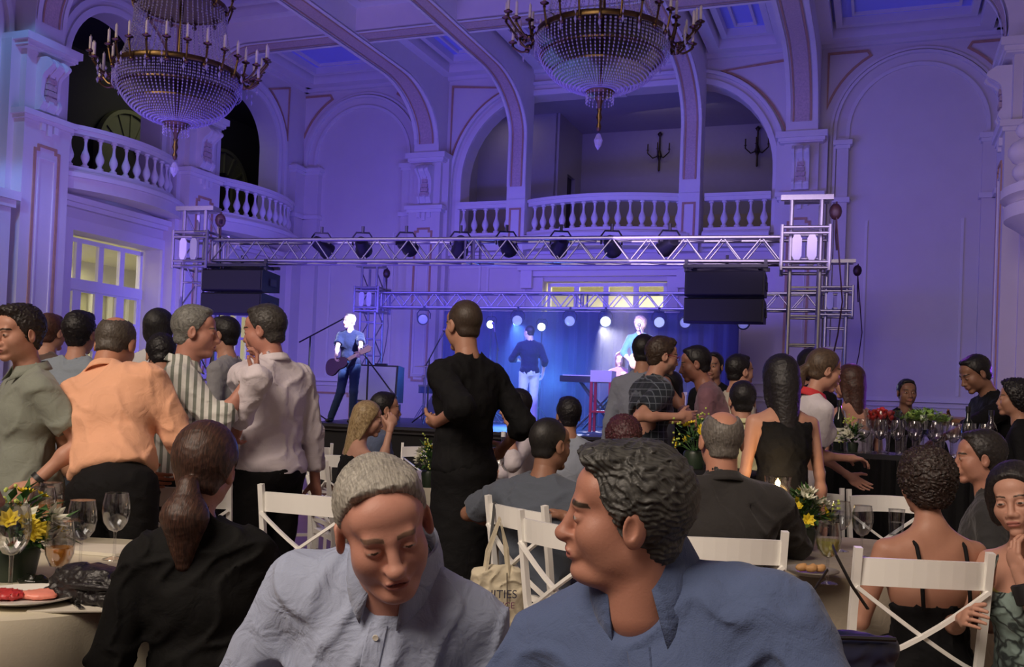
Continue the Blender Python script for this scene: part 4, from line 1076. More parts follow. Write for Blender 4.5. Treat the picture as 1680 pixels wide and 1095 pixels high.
person('P6', 262, 540, 6.9, -10, 'woman with straight black hair behind the bald man and the striped shirt', fem=1, skin=SK2, hair='bob', hcol=BK, hcol2=(.03,.03,.03), top=dict(mat=C('white blouse', (.6,.6,.62)), sleeve='short'), bottom=dict(mat=K_blacktrs))
K_str = C('striped shirt', (.66,.66,.62), pattern='stripeY', col2=(.20,.22,.19), scale=9, thr=.60)
p7 = person('P7', 322, 545, 4.7, -72, 'grey-haired man in a white shirt with green-grey stripes reaching out his hand', head=(-6,-4,0), skin=(.45,.22,.16), hair='short', hcol=(.10,.10,.09), hcol2=(.22,.22,.20), w=1.1, heavy=.6, hs=1.04,
       top=dict(mat=K_str, sleeve='rolled', hem=-.14, e=.020, amp=.007, wl=.15), bottom=dict(mat=K_blacktrs), collar=dict(h=.034, point=.02),
       arms={'R': H(408,625,4.55, hint=(.2,-.2,-1), palm=(0,-1,0), curl=.5, bend=10), 'L': dict(to=(-.15,.3,1.05), hint=(-.4,-1,0))}, lean=4)
watch(p7, 'R', mat('gold watch', (.6,.45,.2), .3, 1))
person('P8', 366, 550, 6.8, 78, 'dark-haired man in a grey shirt in profile behind the two talking men', skin=SK1, hair='short', hcol=BK, top=dict(mat=C('grey shirt', (.27,.27,.29))), bottom=dict(mat=K_blacktrs), collar={})
person('P9', 433, 543, 4.9, 52, 'dark-haired man in a white shirt seen half from behind, listening', head=(28,-10,0), skin=(.47,.22,.16), hair='short', hcol=(.022,.018,.016), hcol2=(.06,.055,.05), w=1.08, hs=1.04,
       top=dict(mat=C('white shirt', (.66,.60,.64)), hem=-.02, e=.024, amp=.008, wl=.16), bottom=dict(mat=K_blacktrs), collar=dict(h=.036, point=.02),
       arms={'L': H(395,690,4.6, hint=(-.5,-1,-.6), curl=.5), 'R': dict(to=(.28,-.02,.86))}, lean=3)
person('P10', 337, 768, 2.6, 8, 'woman with a long brown ponytail in a black jacket seen from behind', 'sit', fem=1, head=(-8,-4,3), skin=(.40,.20,.14), hair='pony', hcol=(.022,.011,.008), hcol2=(.085,.038,.024), w=.96, hsc=1.06,
       top=dict(mat=C('black jacket', (.010,.010,.010)), e=.026, amp=.008, wl=.15, hem=-.10), bottom=dict(mat=K_blacktrs), lean=4, side=-5,
       arms={'L': dict(to=(-.23,.08,.50), hint=(-.3,-1,0)), 'R': dict(to=(.16,.40,.70))})
person('P0', -78, 800, 2.12, -70, 'woman with long brown hair at the left edge beside the flower table', 'sit', fem=1, skin=SK2, hair='long', hcol=(.04,.02,.014), top=dict(mat=C('pink blouse', (.42,.17,.28)), sleeve='short'), bottom=dict(mat=K_blacktrs),
       arms={'R': dict(to=(.3,.25,.7))})
# --- waiter and the middle tables
p11 = person('P11', 760, 535, 4.9, 42, 'waiter in black shirt and long black apron seen from behind', head=(-6,-4,0), skin=SK2, hair='buzz', hcol=(.035,.022,.014), hcol2=(.06,.04,.03),
       top=dict(mat=K_waiter, sleeve='rolled', e=.018, hem=-.02), bottom=dict(kind='apron', mat=K_waiter, len=.16), w=.98, lean=1,
       arms={'L': H(722,690,4.75, hint=(-.2,-1,-.8), curl=.9, palm=(.5,.5,.5)), 'R': dict(to=(.33,.08,1.06), hint=(.1,-1,-.3), curl=.8)})
person('P12', 604, 688, 6.3, -62, 'blonde woman in a sleeveless black top with her hand at her mouth', 'sit', fem=1, head=(-12,-8,0), skin=(.52,.30,.22), hair='long', hcol=(.20,.13,.06), hcol2=(.45,.34,.18), hs=.95,
       top=dict(mat=K_blackcloth, sleeve='none', neck=.44, hem=-.05), bottom=dict(kind='skirt', mat=K_blackcloth), arms={'R': H(640,705,6.0, hint=(0,-.3,-1), palm=(-1,0,0), curl=.9)})
person('P13', 633, 672, 6.9, -70, 'dark-haired man in a blue shirt behind the blonde woman', 'sit', skin=SK2, hair='short', hcol=BK, top=dict(mat=C('mid blue shirt', (.10,.13,.22)), sleeve='short'), bottom=dict(mat=K_blacktrs), collar={})
person('P14', 846, 668, 6.6, 95, 'dark-haired person in a white shirt with a raised hand beside the waiter', 'sit', head=(0,-6,0), skin=SK1, hair='short', hcol=BK, top=dict(mat=C('white shirt', (.66,.60,.64)), sleeve='rolled'), bottom=dict(mat=K_blacktrs), arms={'L': H(838,703,6.3, hint=(0,-.3,-1), curl=.8), 'R': dict(to=(.2,.35,.85))}, collar={})
person('P15', 903, 730, 4.35, -24, 'man with a shaved dark head in a grey T-shirt sitting with his back turned', 'sit', head=(-24,-2,0), skin=SK3, hair='buzz', hcol=(.008,.007,.007), hcol2=(.02,.018,.016), w=1.12,
       top=dict(mat=C('slate T-shirt', (.085,.10,.13)), sleeve='short', e=.018, amp=.007, wl=.16, hem=-.12), bottom=dict(mat=C('dark jeans', (.02,.028,.045))), arms={'R': H(932,850,4.15, hint=(1,-.3,-.5), palm=(-1,0,0)), 'L': dict(to=(-.25,.35,.78), hint=(-1,-.5,0))}, lean=10)
watch(PERSONS['P15'], 'R', mat('gold watch', (.6,.45,.2), .3, 1))
person('P16', 932, 682, 6.6, 10, 'black-haired man in a pale blue shirt with his back turned, beyond the grey T-shirt', 'sit', skin=SK2, hair='full', hcol=BK, top=dict(mat=C('pale blue shirt', (.34,.38,.46))), bottom=dict(mat=K_blacktrs))
person('P17', 1022, 722, 5.1, 5, 'person with dark reddish hair just beyond the man in profile', 'sit', fem=1, skin=SK2, hair='curly', hcol=(.035,.010,.012), hcol2=(.10,.03,.04), top=dict(mat=K_blackcloth), bottom=dict(mat=K_blacktrs))
# --- group right of the middle
p22 = person('P22', 1087, 585, 6.6, -72, 'bearded man with glasses in a dark plaid short-sleeved shirt', head=(-6,-8,0), skin=SK1, hair='full', hcol=(.03,.018,.012), beard=.8,
       top=dict(mat=C('dark plaid', (.020,.026,.036), pattern='plaid', col2=(.12,.14,.17), scale=7), sleeve='short', hem=-.14, e=.02), bottom=dict(mat=K_jeans), collar={},
       arms={'R': H(1110,684,6.3, hint=(0,-1,-.3), curl=.6), 'L': H(1118,690,6.5, hint=(0,-1,-.3), curl=.6)})
glasses(p22, mat('red frames', (.25,.02,.02), .4))
person('P23', 1058, 578, 7.4, -30, 'man in a grey shirt half hidden behind the plaid shirt', skin=SK2, hair='short', hcol=BK, top=dict(mat=C('cool grey shirt', (.22,.24,.30)), hem=-.12), bottom=dict(mat=K_blacktrs))
person('P24', 1140, 598, 6.9, 72, 'dark-haired man in a mauve shirt bending towards the man with glasses', head=(8,-12,0), skin=(.34,.16,.11), hair='short', hcol=BK, top=dict(mat=C('mauve shirt', (.22,.11,.14)), sleeve='long'), bottom=dict(mat=K_blacktrs), lean=20, collar={},
       arms={'L': H(1120,672,6.75, hint=(0,-1,-.5))})
person('P25', 1170, 602, 8.8, 150, 'small dark-haired man facing the room between mauve shirt and yellow shirt', skin=SK2, hair='short', hcol=BK, top=dict(mat=K_blackcloth), bottom=dict(mat=K_blacktrs))
person('P26', 1099, 634, 7.9, 130, 'dark-haired woman peeping out between the plaid and mauve shirts', 'sit', fem=1, skin=SK1, hair='long', hcol=BK, top=dict(mat=K_blackcloth), bottom=dict(mat=K_blacktrs))
person('P27', 1214, 610, 6.9, -66, 'dark-haired man in a cream shirt facing the woman with long black hair', skin=SK1, hair='short', hcol=BK, top=dict(mat=C('cream shirt', (.50,.46,.38)), hem=-.1), bottom=dict(mat=K_blacktrs), collar={})
person('P28', 1217, 658, 5.6, 0, 'dark-haired boy in a pale yellow shirt seen from behind', s=None, skin=SK1, hair='short', hcol=BK, w=.88, hsc=1.08, top=dict(mat=C('pale yellow shirt', (.62,.60,.36)), hem=-.08, e=.018), bottom=dict(mat=K_blacktrs), collar=dict(h=.03, point=0))
person('P29', 1279, 622, 4.9, 10, 'woman with long black hair in a sleeveless black dress seen from behind', fem=1, skin=SK1, hair='verylong', hcol=(.005,.004,.006), hcol2=(.016,.014,.018), top=dict(mat=K_blackcloth, sleeve='none', neck=.46, hem=-.02), bottom=dict(kind='skirt', mat=K_blackcloth, len=.45), w=1.05)
p30 = person('P30', 1352, 608, 5.5, -78, 'woman with a low ponytail in a white polo shirt with red collar', fem=1, head=(-4,-12,0), skin=(.50,.27,.20), hair='highpony', hcol=(.05,.03,.02), hcol2=(.12,.08,.05),
       top=dict(mat=C('white polo', (.68,.64,.68)), sleeve='short', hem=-.12, e=.012, amp=.003), bottom=dict(mat=K_blacktrs), collar=dict(mat=mat('red trim', (.55,.03,.04), .8)), arms={'R': H(1392,752,5.5, hint=(0,-1,-.3), palm=(0,0,-1)), 'L': dict(to=(-.12,.38,1.02))}, lean=8)
person('P31', 1392, 628, 6.6, 5, 'woman with loose brown hair in a pale strappy dress seen from behind', fem=1, head=(30,0,0), skin=SK1, hair='long', hcol=(.03,.012,.010), hcol2=(.08,.03,.02), top=dict(mat=C('lilac satin', (.42,.38,.50)), sleeve='none', neck=.36, hem=-.02, straps=True), bottom=dict(kind='skirt', mat=C('lilac satin', (.42,.38,.50)), len=.5))
person('P32', 1327, 602, 7.4, 20, 'dark-haired person behind the woman in the white polo shirt', fem=1, skin=SK2, hair='bob', hcol=BK, top=dict(mat=K_blackcloth), bottom=dict(mat=K_blacktrs))
person('P33', 1488, 645, 8.6, 175, 'barman in black crouching far behind the bar', 'sit', skin=SK3, hair='short', hcol=BK, top=dict(mat=K_waiter), bottom=dict(mat=K_waiter), arms={'R': dict(to=(.34,.26,.92), hint=(1,-.6,-.4)), 'L': dict(to=(-.34,.26,.92), hint=(-1,-.6,-.4))})
person('P34', 1600, 614, 6.7, 88, 'barman in a black shirt looking down at the glasses on the bar', head=(4,-26,0), skin=SK3, hair='short', hcol=BK, top=dict(mat=K_waiter, sleeve='rolled', e=.018, hem=-.1), bottom=dict(mat=K_waiter), w=1.1, lean=14,
       arms={'L': H(1548,718,6.35, hint=(0,-1,-.4), palm=(0,0,-1)), 'R': H(1562,692,6.6, hint=(0,-1,-.4), curl=.9)})
person('P35', 1664, 655, 6.0, 60, 'woman with dark hair beyond the barman at the right edge', fem=1, skin=SK2, hair='curly', hcol=BK, top=dict(mat=K_blackcloth), bottom=dict(mat=K_blacktrs))
# --- right-hand table
person('P36', 1183, 724, 3.85, 2, 'bald-crowned grey man in a charcoal shirt sitting with his back turned', 'sit', skin=(.50,.25,.17), hair='bald', hcol=(.09,.08,.07), hcol2=(.18,.165,.145), w=1.2, heavy=1, hs=1.02,
       top=dict(mat=C('charcoal shirt', (.030,.028,.028)), e=.024, amp=.010, wl=.18, hem=-.1), bottom=dict(mat=K_blacktrs), collar=dict(h=.036, point=0), lean=6, arms={'R': dict(to=(.22,.38,.74), hint=(1,-.6,0)), 'L': dict(to=(-.2,.38,.74), hint=(-1,-.6,0))})
person('P37', 1518, 795, 3.35, 4, 'woman with short dark curls and bare shoulders in a black strappy dress', 'sit', fem=1, skin=(.42,.22,.15), hair='curly', hcol=(.014,.009,.008), hcol2=(.04,.022,.018), w=1.02, sh=1.05, hsc=.98,
       top=dict(mat=K_blackcloth, sleeve='none', neck=.27, hem=-.05, straps=True, name='dress'), bottom=dict(kind='skirt', mat=K_blackcloth), lean=5, arms={'L': dict(to=(-.16,.27,.74), hint=(-.5,-1,-.6)), 'R': dict(to=(.16,.27,.74), hint=(.5,-1,-.6))})
person('P38', 1606, 752, 4.4, 62, 'dark-haired man in a charcoal shirt sitting in profile beyond the curly woman', 'sit', head=(14,-4,0), skin=(.42,.21,.15), hair='short', hcol=(.012,.010,.010), w=1.08, hs=1.04, top=dict(mat=C('graphite shirt', (.035,.035,.038)), e=.018), bottom=dict(mat=K_blacktrs), collar={})
p39 = person('P39', 1668, 822, 3.1, 118, 'smiling woman with dark bob and patterned skirt leaning on her hand', 'sit', fem=1, head=(22,-4,10), skin=(.52,.29,.21), hair='bob', hcol=BK, hcol2=(.025,.02,.02), lids=.55,
       top=dict(mat=C('snakeskin print', (.20,.27,.25), pattern='snake', col2=(.03,.04,.04), scale=16), sleeve='none', neck=.40, hem=-.02, straps=True, name='dress'), bottom=dict(kind='skirt', mat=C('snakeskin print', (.20,.27,.25), pattern='snake', col2=(.03,.04,.04), scale=16)), arms={'L': H(1676,950,3.0, hint=(-.4,-.2,-1), palm=(0,-.6,.6), curl=.5), 'R': dict(to=(.05,.35,.78), hint=(.6,-.8,0))}, lean=10)
mb = MB(); S_, E_, T_ = p39['sk']['L'][:3]; u_ = (T_-E_).normalized()
mb.lathe([(.036,-.035),(.042,-.03),(.042,.03),(.036,.035)], 18, T=Matrix.Translation(T_-u_*.05) @ u_.to_track_quat('Z','Y').to_matrix().to_4x4()); mb.build('cuff_bracelet', M_black, p39['root'], True)
# --- musicians on the stage
STG = .90
K_navy = C('navy polo', (.008,.012,.045))
person('P18', 573, 527, 14.7, 168, 'bass player in a dark polo shirt and jeans at the left of the stage', floor=STG, head=(-30,0,0), skin=(.62,.45,.40), hair='short', hcol=(.25,.22,.2), hcol2=(.5,.45,.42), top=dict(mat=K_navy, sleeve='short', hem=-.12, e=.02), bottom=dict(mat=C('stage jeans', (.02,.04,.11))), collar={},
       arms={'L': H(590,580,14.3, hint=(-1,-.3,-.5), curl=1.2), 'R': H(549,597,14.3, hint=(1,-.3,-.2), curl=.6)}, legs={'R': ((.10,.10,.50), (.28,.02,.085)), 'L': ((-.10,.05,.50), (-.06,-.05,.085))})
person('P19', 868, 546, 16.4, 10, 'singer in a black cap, dark shirt and white jeans with his back to the room', floor=STG, head=(30,-5,0), skin=(.62,.45,.40), hair='buzz', hcol=(.01,.01,.012), top=dict(mat=C('stage dark shirt', (.010,.013,.045)), sleeve='rolled', hem=-.08, e=.02), bottom=dict(mat=C('white jeans', (.55,.60,.70))),
       arms={'L': dict(to=(-.10,.22,1.15), hint=(-1,-.4,-.5), curl=1.0), 'R': dict(to=(.26,.1,.95))})
person('P20', 1017, 590, 16.6, 165, 'keyboard player in a pink top sitting at the stage keyboard', 'sit', floor=STG, fem=1, head=(0,-12,0), skin=(.62,.42,.40), hair='long', hcol=(.10,.03,.04), top=dict(mat=C('pink top', (.55,.22,.30)), sleeve='short'), bottom=dict(mat=K_blacktrs), arms={'R': dict(to=(.2,.4,1.0)), 'L': dict(to=(-.2,.4,1.0))})
person('P21', 1050, 532, 16.0, 170, 'guitarist with light curly hair and glasses behind the keyboard', floor=STG+.15, head=(-20,0,0), skin=(.62,.45,.42), hair='curly', hcol=(.22,.16,.14), hcol2=(.5,.4,.36), top=dict(mat=C('teal shirt', (.06,.20,.26)), sleeve='rolled'), bottom=dict(mat=K_blacktrs), arms={'L': dict(to=(-.35,.35,1.25), hint=(-1,-.3,-.5)), 'R': dict(to=(.12,.25,1.0), hint=(1,-.3,0))})
# ================================================================== STAGE, TRUSSES, SOUND AND LIGHT
FL, FR, RL, RR = Vector((-4.52,13.9,0)), Vector((3.46,11.7,0)), Vector((-2.95,20.1,0)), Vector((5.62,17.05,0))
def tube_mesh(name, L, r, m, n=8):
    return MB().tube([(0,0,0),(0,0,L)], r, n).mesh(name, m, True)
def place_z(o, a, b):
    """aim an object's local z from a to b"""
    a, b = Vector(a), Vector(b); o.location = a; o.rotation_euler = (b-a).to_track_quat('Z', 'Y').to_euler(); return o
def box_truss(label, p0, p1, size, z, bays, cat='truss', name='lighting_truss', m=None, group=None):
    m = m or M_alu
    p0 = Vector((p0.x, p0.y, z)); p1 = Vector((p1.x, p1.y, z)); L = (p1-p0).length
    t = thing(name, label, cat, p0, math.atan2((p1-p0).y, (p1-p0).x), group)
    h = size/2-.025; ch = tube_mesh('chord', L, .025, m); bl = L/bays
    for y in (-h, h):
        for zz in (-h, h): place_z(link('chord', ch, t), (0,y,zz), (L,y,zz))
    br = tube_mesh('brace', math.hypot(bl/2, 2*h), .011, m, 6); bh = tube_mesh('brace_flat', math.hypot(bl, 2*h), .011, m, 6)
    for i in range(bays):
        x = i*bl
        for y in (-h, h):
            place_z(link('brace', br, t), (x,y,-h), (x+bl/2,y,h)); place_z(link('brace', br, t), (x+bl/2,y,h), (x+bl,y,-h))
        for zz in (-h, h): place_z(link('cross_brace', bh, t), (x,-h,zz), (x+bl,h,zz))
    for x in (0, L, L*.485, L*.500):
        ej = MB()
        for y in (-h, h): ej.tube([(x,y,-h),(x,y,h)], .018, 6)
        for zz in (-h, h): ej.tube([(x,-h,zz),(x,h,zz)], .018, 6)
        ej.build('end_frame', m, t, True)
    return t
def tower(label, p, top, a, z0=0, blk=3.28, mat_=None):
    m = mat_ or M_alu
    t = thing('truss_tower', label, 'tower', (p.x, p.y, z0), a, 'four aluminium towers of the stage rig'); h = .17
    H_ = top-z0; post = tube_mesh('post', H_, .026, m)
    for x in (-h, h):
        for y in (-h, h): place_z(link('post', post, t), (x,y,0), (x,y,H_))
    n = int(H_/.34); rg = tube_mesh('rung', 2*h, .013, m, 6); dg = tube_mesh('brace', math.hypot(2*h, .34), .012, m, 6)
    for i in range(n):
        z = .1+i*.34
        for s in (-h, h):
            place_z(link('rung', rg, t), (-h,s,z), (h,s,z)); 
            q = (1 if i % 2 else -1)
            place_z(link('brace', dg, t), (s,-h*q,z), (s,h*q,z+.34))
    bp = MB(); bp.box(-.35,.35,-.35,.35,0,.03); bp.build('base_plate', M_black, t)
    hd = MB(); hd.box(-.26,.26,-.08,.08,H_,H_+.07); hd.box(-.30,.30,-.20,-.12,H_,H_+.06); hd.build('head_beam', m, t)
    ch = MB(); ch.ball((.33,-.05,H_-.12), (.075,.075,.10), 10); ch.tube([(.34,-.05,H_),(.34,-.05,H_-.4),(.36,-.05,blk-z0)], .012, 6); ch.tube([(.34,-.1,H_-.2),(.44,-.1,H_-1.2),(.40,-.1,H_-1.6),(.25,-.1,H_-2.4)], .010, 5); ch.build('chain_hoist', mat('hoist red', (.035,.010,.010), .5), t, True)
    # sleeve block that rides on the tower
    s = MB(); b = .27; zb = blk-z0
    for x in (-b, b):
        for y in (-b, b): s.tube([(x,y,zb-.27),(x,y,zb+.27)], .024, 8)
        for z in (-.24, .0-.17+.34, .24): s.tube([(x,-b,zb+z),(x,b,zb+z)], .02, 8)
    for y in (-b, b):
        for z in (-.24, -.17, .17, .24): s.tube([(-b,y,zb+z),(b,y,zb+z)], .02, 8)
    sb = s.build('sleeve_block', m, t, True)
    for x in (-.10, .07):
        for sy in (-1, 1):
            q = MB(); q.prism([(x-.055,-.10),(x-.03,-.15),(x+.03,-.15),(x+.055,-.10),(x+.055,.10),(x+.03,.15),(x-.03,.15),(x-.055,.10)], sy*(b+.005)-.01, sy*(b+.005)+.01, 'y')
            q.build('guide_plate', mat('white nylon plate', (.50,.49,.46), .5), sb).location = (0,0,zb)
    return t
AF = math.atan2((FR-FL).y, (FR-FL).x); AR = math.atan2((RR-RL).y, (RR-RL).x)
tower('front right stage tower with white guide plates, tallest of the rig', FR, 3.86, AF)
tower('front left stage tower beside the lit glass door', FL, 3.84, AF)
tower('rear left stage tower behind the bass player', RL, 3.95, AR)
tower('rear right stage tower just right of the front one', RR, 3.95, AR)
dF = (FR-FL).normalized(); dR = (RR-RL).normalized()
box_truss('long front aluminium truss carrying stage lights and speakers', FL+dF*.28, FR-dF*.28, .34, 3.28, 17)
box_truss('rear aluminium truss above the dark stage curtain', RL+dR*.28, RR-dR*.28, .34, 3.28, 18)
# stage deck
c4 = [P(505,700,14.3), P(1296,700,12.1), Vector((5.25,16.9,0)), Vector((-2.7,19.7,0))]
c4 = [(p.x, p.y) for p in c4]
st = thing('stage', 'black stage platform with a dark skirt under the band', 'stage', (0,0,0))
mb = MB(); mb.prism([(x,y) for x, y in c4], .80, STG, 'z'); mb.build('deck', mat('stage deck', (.02,.02,.025), .45), st)
mb = MB(); mb.prism([(x*.995,y+.05) for x, y in c4], 0, .80, 'z'); mb.build('skirt', mat('stage skirt', (.012,.012,.014), .9), st)
mb = MB()
for i in range(4):
    a, b = Vector((*c4[i],.86)), Vector((*c4[(i+1)%4],.86)); mb.tube([a,b], .03, 6)
mb.build('edge_rail', M_black, st, True)
# curtain
def curtain(label, a, b, z0, z1, m, amp=.05, wl=.32, name='stage_curtain'):
    a, b = Vector(a), Vector(b); L = (b-a).length; d = (b-a)/L; nn = Vector((-d.y, d.x, 0)); n = int(L/.04); vs = []; r = random.Random(3)
    for i in range(n+1):
        s = L*i/n; o = amp*math.sin(2*PI*s/wl+1.3*math.sin(s*2.1))+amp*.4*math.sin(2*PI*s/.13)
        for z, k in ((z1,.5),((z0+z1)/2,1),(z0,1.2)):
            q = a+d*s+nn*o*k; vs.append((q.x,q.y,z))
    mb = MB(); mb.add(vs, [(i*3+j, i*3+3+j, i*3+4+j, i*3+1+j) for i in range(n) for j in range(2)])
    o = mb.build(name, m, None, True); tag(o, label, 'curtain'); o.modifiers.new('t','SOLIDIFY').thickness = .008
    return o
def on_rear(px, back=.25):
    k = (px-840)/1600; t = (k*RL.y-RL.x)/((RR.x-RL.x)-k*(RR.y-RL.y)); p = RL.lerp(RR, t); nn = Vector((-dR.y, dR.x, 0)); return p+nn*back
curtain('dark blue-black backdrop curtain hanging from the rear truss', on_rear(716), on_rear(1206), STG+.01, 3.10, C('backdrop velvet', (.045,.045,.12), sheen=.3, bump=.1))
# stage lamps
def lamp(label, p, aim, s=1.0, col=None, e=0, group='stage lamps on the front truss'):
    t = thing('stage_lamp', label, 'lamp', p, 0, group)
    d = (Vector(aim)-Vector(p)).normalized(); Q = d.to_track_quat('Z','Y').to_matrix().to_4x4()
    mb = MB(); mb.lathe([(.0,-.17),(.07,-.16),(.10,-.10),(.105,.06),(.13,.10),(.135,.17),(.12,.17),(.115,.10)], 16, T=Q); mb.build('lamp_housing', M_black, t, True).scale = (s,)*3
    y = MB(); y.tube([(-.15,0,0),(-.155,0,.12),(-.10,0,.20),(.10,0,.20),(.155,0,.12),(.15,0,0)], .014, 6, flat=1.5); y.tube([(0,0,.20),(0,0,.30)], .025, 8); y.build('yoke', M_black, t, True).scale = (s,)*3
    l = MB(); l.lathe([(0,.135),(.06,.14),(.112,.125)], 16, T=Q)
    m = M_grille if not col else mat('lamp lens %.1f' % e, (.5,.5,.6), .2, emit=col, estr=e)
    l.build('lens', m, t, True).scale = (s,)*3
    f = MB()
    for k in range(4):
        w = [(-.13,.175),(.13,.175),(.16,.30),(-.16,.30)]
        T_ = Q @ Matrix.Rotation(k*PI/2, 4, 'Z')
        f.add([(x*.8, .13, z) for x, z in w] + [(x*.8, .138, z) for x, z in w], [(0,1,2,3),(7,6,5,4),(0,4,5,1),(1,5,6,2),(2,6,7,3),(3,7,4,0)], T_)
    if s > .9: f.build('barn_doors', M_black, t).scale = (s,)*3
    return t
def on_front(px, back=.0):
    k = (px-840)/1600; t = (k*FL.y-FL.x)/((FR.x-FL.x)-k*(FR.y-FL.y)); return FL.lerp(FR, t)+Vector((-dF.y, dF.x, 0))*back
ORD = ('first', 'second', 'third', 'fourth', 'fifth', 'sixth', 'seventh', 'eighth')
for i, px in enumerate((512, 580, 652, 742, 818, 908, 992, 1088)):
    p = on_front(px, .10); lamp('black barn-door stage lamp in the front truss, %s from the left' % ORD[i], (p.x, p.y, 3.38), (p.x*.6+.5+(-1)**i*1.2, 16.5+(i%3), 1.2+(i*37%5)*.3), .88)
for i, (px, e) in enumerate(((697,.12),(850,.35),(935,.35),(993,5),(1080,.9),(1122,.3),(1216,.15))):
    p = on_rear(px, -.18); lamp('small round stage lamp under the rear truss, %s from the left' % ORD[i], (p.x, p.y, 2.90), (p.x-.3, 13, 1.6), .85, (.45,.55,1.0), e, 'glowing lamps under the rear truss')
for px, py in ((806,531),(889,535)):
    p = P(px, py, 17.3); t = lamp('bright white beam lamp on a stand just %s of the singer' % ('left' if px < 850 else 'right'), p, (p.x-.6, 12, 1.0), .6, (.7,.85,1.0), 12, 'beam lamps behind the singer')
    mb = MB(); mb.tube([(0,0,-(p.z-STG)),(0,0,-.1)], .014, 6)
    for k in range(3): mb.tube([(0,0,-(p.z-STG)+.35),(.25*math.cos(k*2.1),.25*math.sin(k*2.1),-(p.z-STG)+.015)], .01, 6)
    mb.build('lamp_stand', M_black, t, True)
# coloured light of those lamps
def R_(px, py, d): return P(px, py, d)
spot(on_rear(993, -.5)+Vector((0,0,2.75)), R_(1030,600,16.4), 45, 900, (.80,.78,1.0), .6)
spot(on_front(640, .3)+Vector((0,0,3.2)), R_(573,560,14.7), 22, 1700, (.62,.68,1.0), .4)
spot(on_front(900, .3)+Vector((0,0,3.2)), R_(866,600,16.4), 20, 900, (.40,.55,1.0), .5)
spot(on_front(1000, .4)+Vector((0,0,3.2)), R_(1035,580,16.4), 18, 2400, (.95,.80,.92), .5)
spot(on_rear(850, -.4)+Vector((0,0,2.8)), R_(900,640,17.2), 70, 800, (.07,.20,1.0), .6)
point(R_(905,625,16.9), 90, (.08,.30,1.0), .15); point(R_(800,610,16.9), 70, (.07,.20,1.0), .15)  # bare points added at mid-stage for the cyan glow in the haze
# hung loudspeakers
def line_array(label, p, rz, dz=0):
    t = thing('hung_loudspeaker', label, 'loudspeaker', (p.x, p.y, 2.36+dz), rz, 'loudspeaker arrays under the front truss')
    w, hh = .47, .30
    for i in range(2):
        z1 = .64-i*.325; z0 = z1-.31
        b = MB(); b.prism([(-.25,z0+.02),(-.22,z0),(.24,z0+.03),(.24,z1-.03),(-.22,z1),(-.25,z1-.02)], -w, w, 'x'); cab = b.build('cabinet', mat('speaker cabinet', (.004,.004,.006), .6), t)
        g = MB(); g.box(-w+.02, w-.02, -.262, -.25, z0+.025, z1-.025); g.build('grille', M_grille, cab)
        hd = MB()
        for sx in (-1, 1): hd.box(sx*(w+.005)-.012, sx*(w+.005)+.012, -.05, .12, z0+.10, z0+.20)
        hd.build('handle', M_black, cab)
    f = MB(); f.box(-w-.03,w+.03,-.22,-.16,.68,.72); f.box(-w-.03,w+.03,.12,.18,.68,.72)
    for sx in (-1,1): f.box(sx*.40-.02,sx*.40+.02,-.2,.16,.67,.71); f.box(sx*w-.02,sx*w+.02,-.19,-.16,.63,.78)
    f.build('rigging_frame', M_black, t)
    c = MB()
    for sx in (-1,1): c.tube([(0,0,1.15-.42-dz+.0),(sx*.40,-.02,.70)], .010, 6)
    c.tube([(0,0,.72-dz+.0),(0,0,.86-dz)], .02, 6); c.build('sling', M_black, t, True)
    return t
line_array('black line-array speaker of two cabinets hung at the right of the front truss', on_front(1186, -.05), AF-.05)
line_array('black line-array speaker of two cabinets hung at the left of the front truss', on_front(392, -.05), AF+.0)
# ---------------------------------------------------------------- instruments
def mic_stand(label, base, h, boom_to, z0=STG):
    t = thing('microphone_stand', label, 'microphone stand', (base.x, base.y, z0)); b = Vector(boom_to)-Vector((base.x, base.y, z0))
    m = MB(); m.tube([(0,0,.1),(0,0,h)], .014, 8); m.build('pole', M_black, t, True)
    for k in range(3):
        l = MB(); l.tube([(0,0,.22),(.32*math.cos(k*2.094+.4),.32*math.sin(k*2.094+.4),.015)], .011, 6); l.build('leg', M_black, t, True)
    bo = MB(); s = Vector((0,0,h)); e = b; bo.tube([s-(e-s)*.35, e], .011, 8); bo.build('boom', M_black, t, True)
    mc = MB(); d = (e-s).normalized(); mc.tube([e, e+d*.12], [.016,.022], 8); mc.ball(e+d*.15, .032, 10); mc.build('microphone', mat('mic grey', (.18,.18,.2), .4, .6), t, True)
    return t
mic_stand('black boom microphone stand left of the bass player', P(507,600,15.0), 1.30, P(562,524,14.8))
mic_stand('boom microphone stand in front of the white monitor cabinet', P(604,600,14.6), .95, P(640,640,14.3))
mic_stand('tall boom microphone stand between bass player and waiter', P(704,600,15.6), 1.05, P(722,556,15.6))
mic_stand('microphone stand behind the waiter by the singer', P(815,600,16.6), 1.35, P(812,545,16.6))
mic_stand('microphone stand in front of the guitarist', P(1062,600,15.6), 1.35, P(1054,548,15.6))
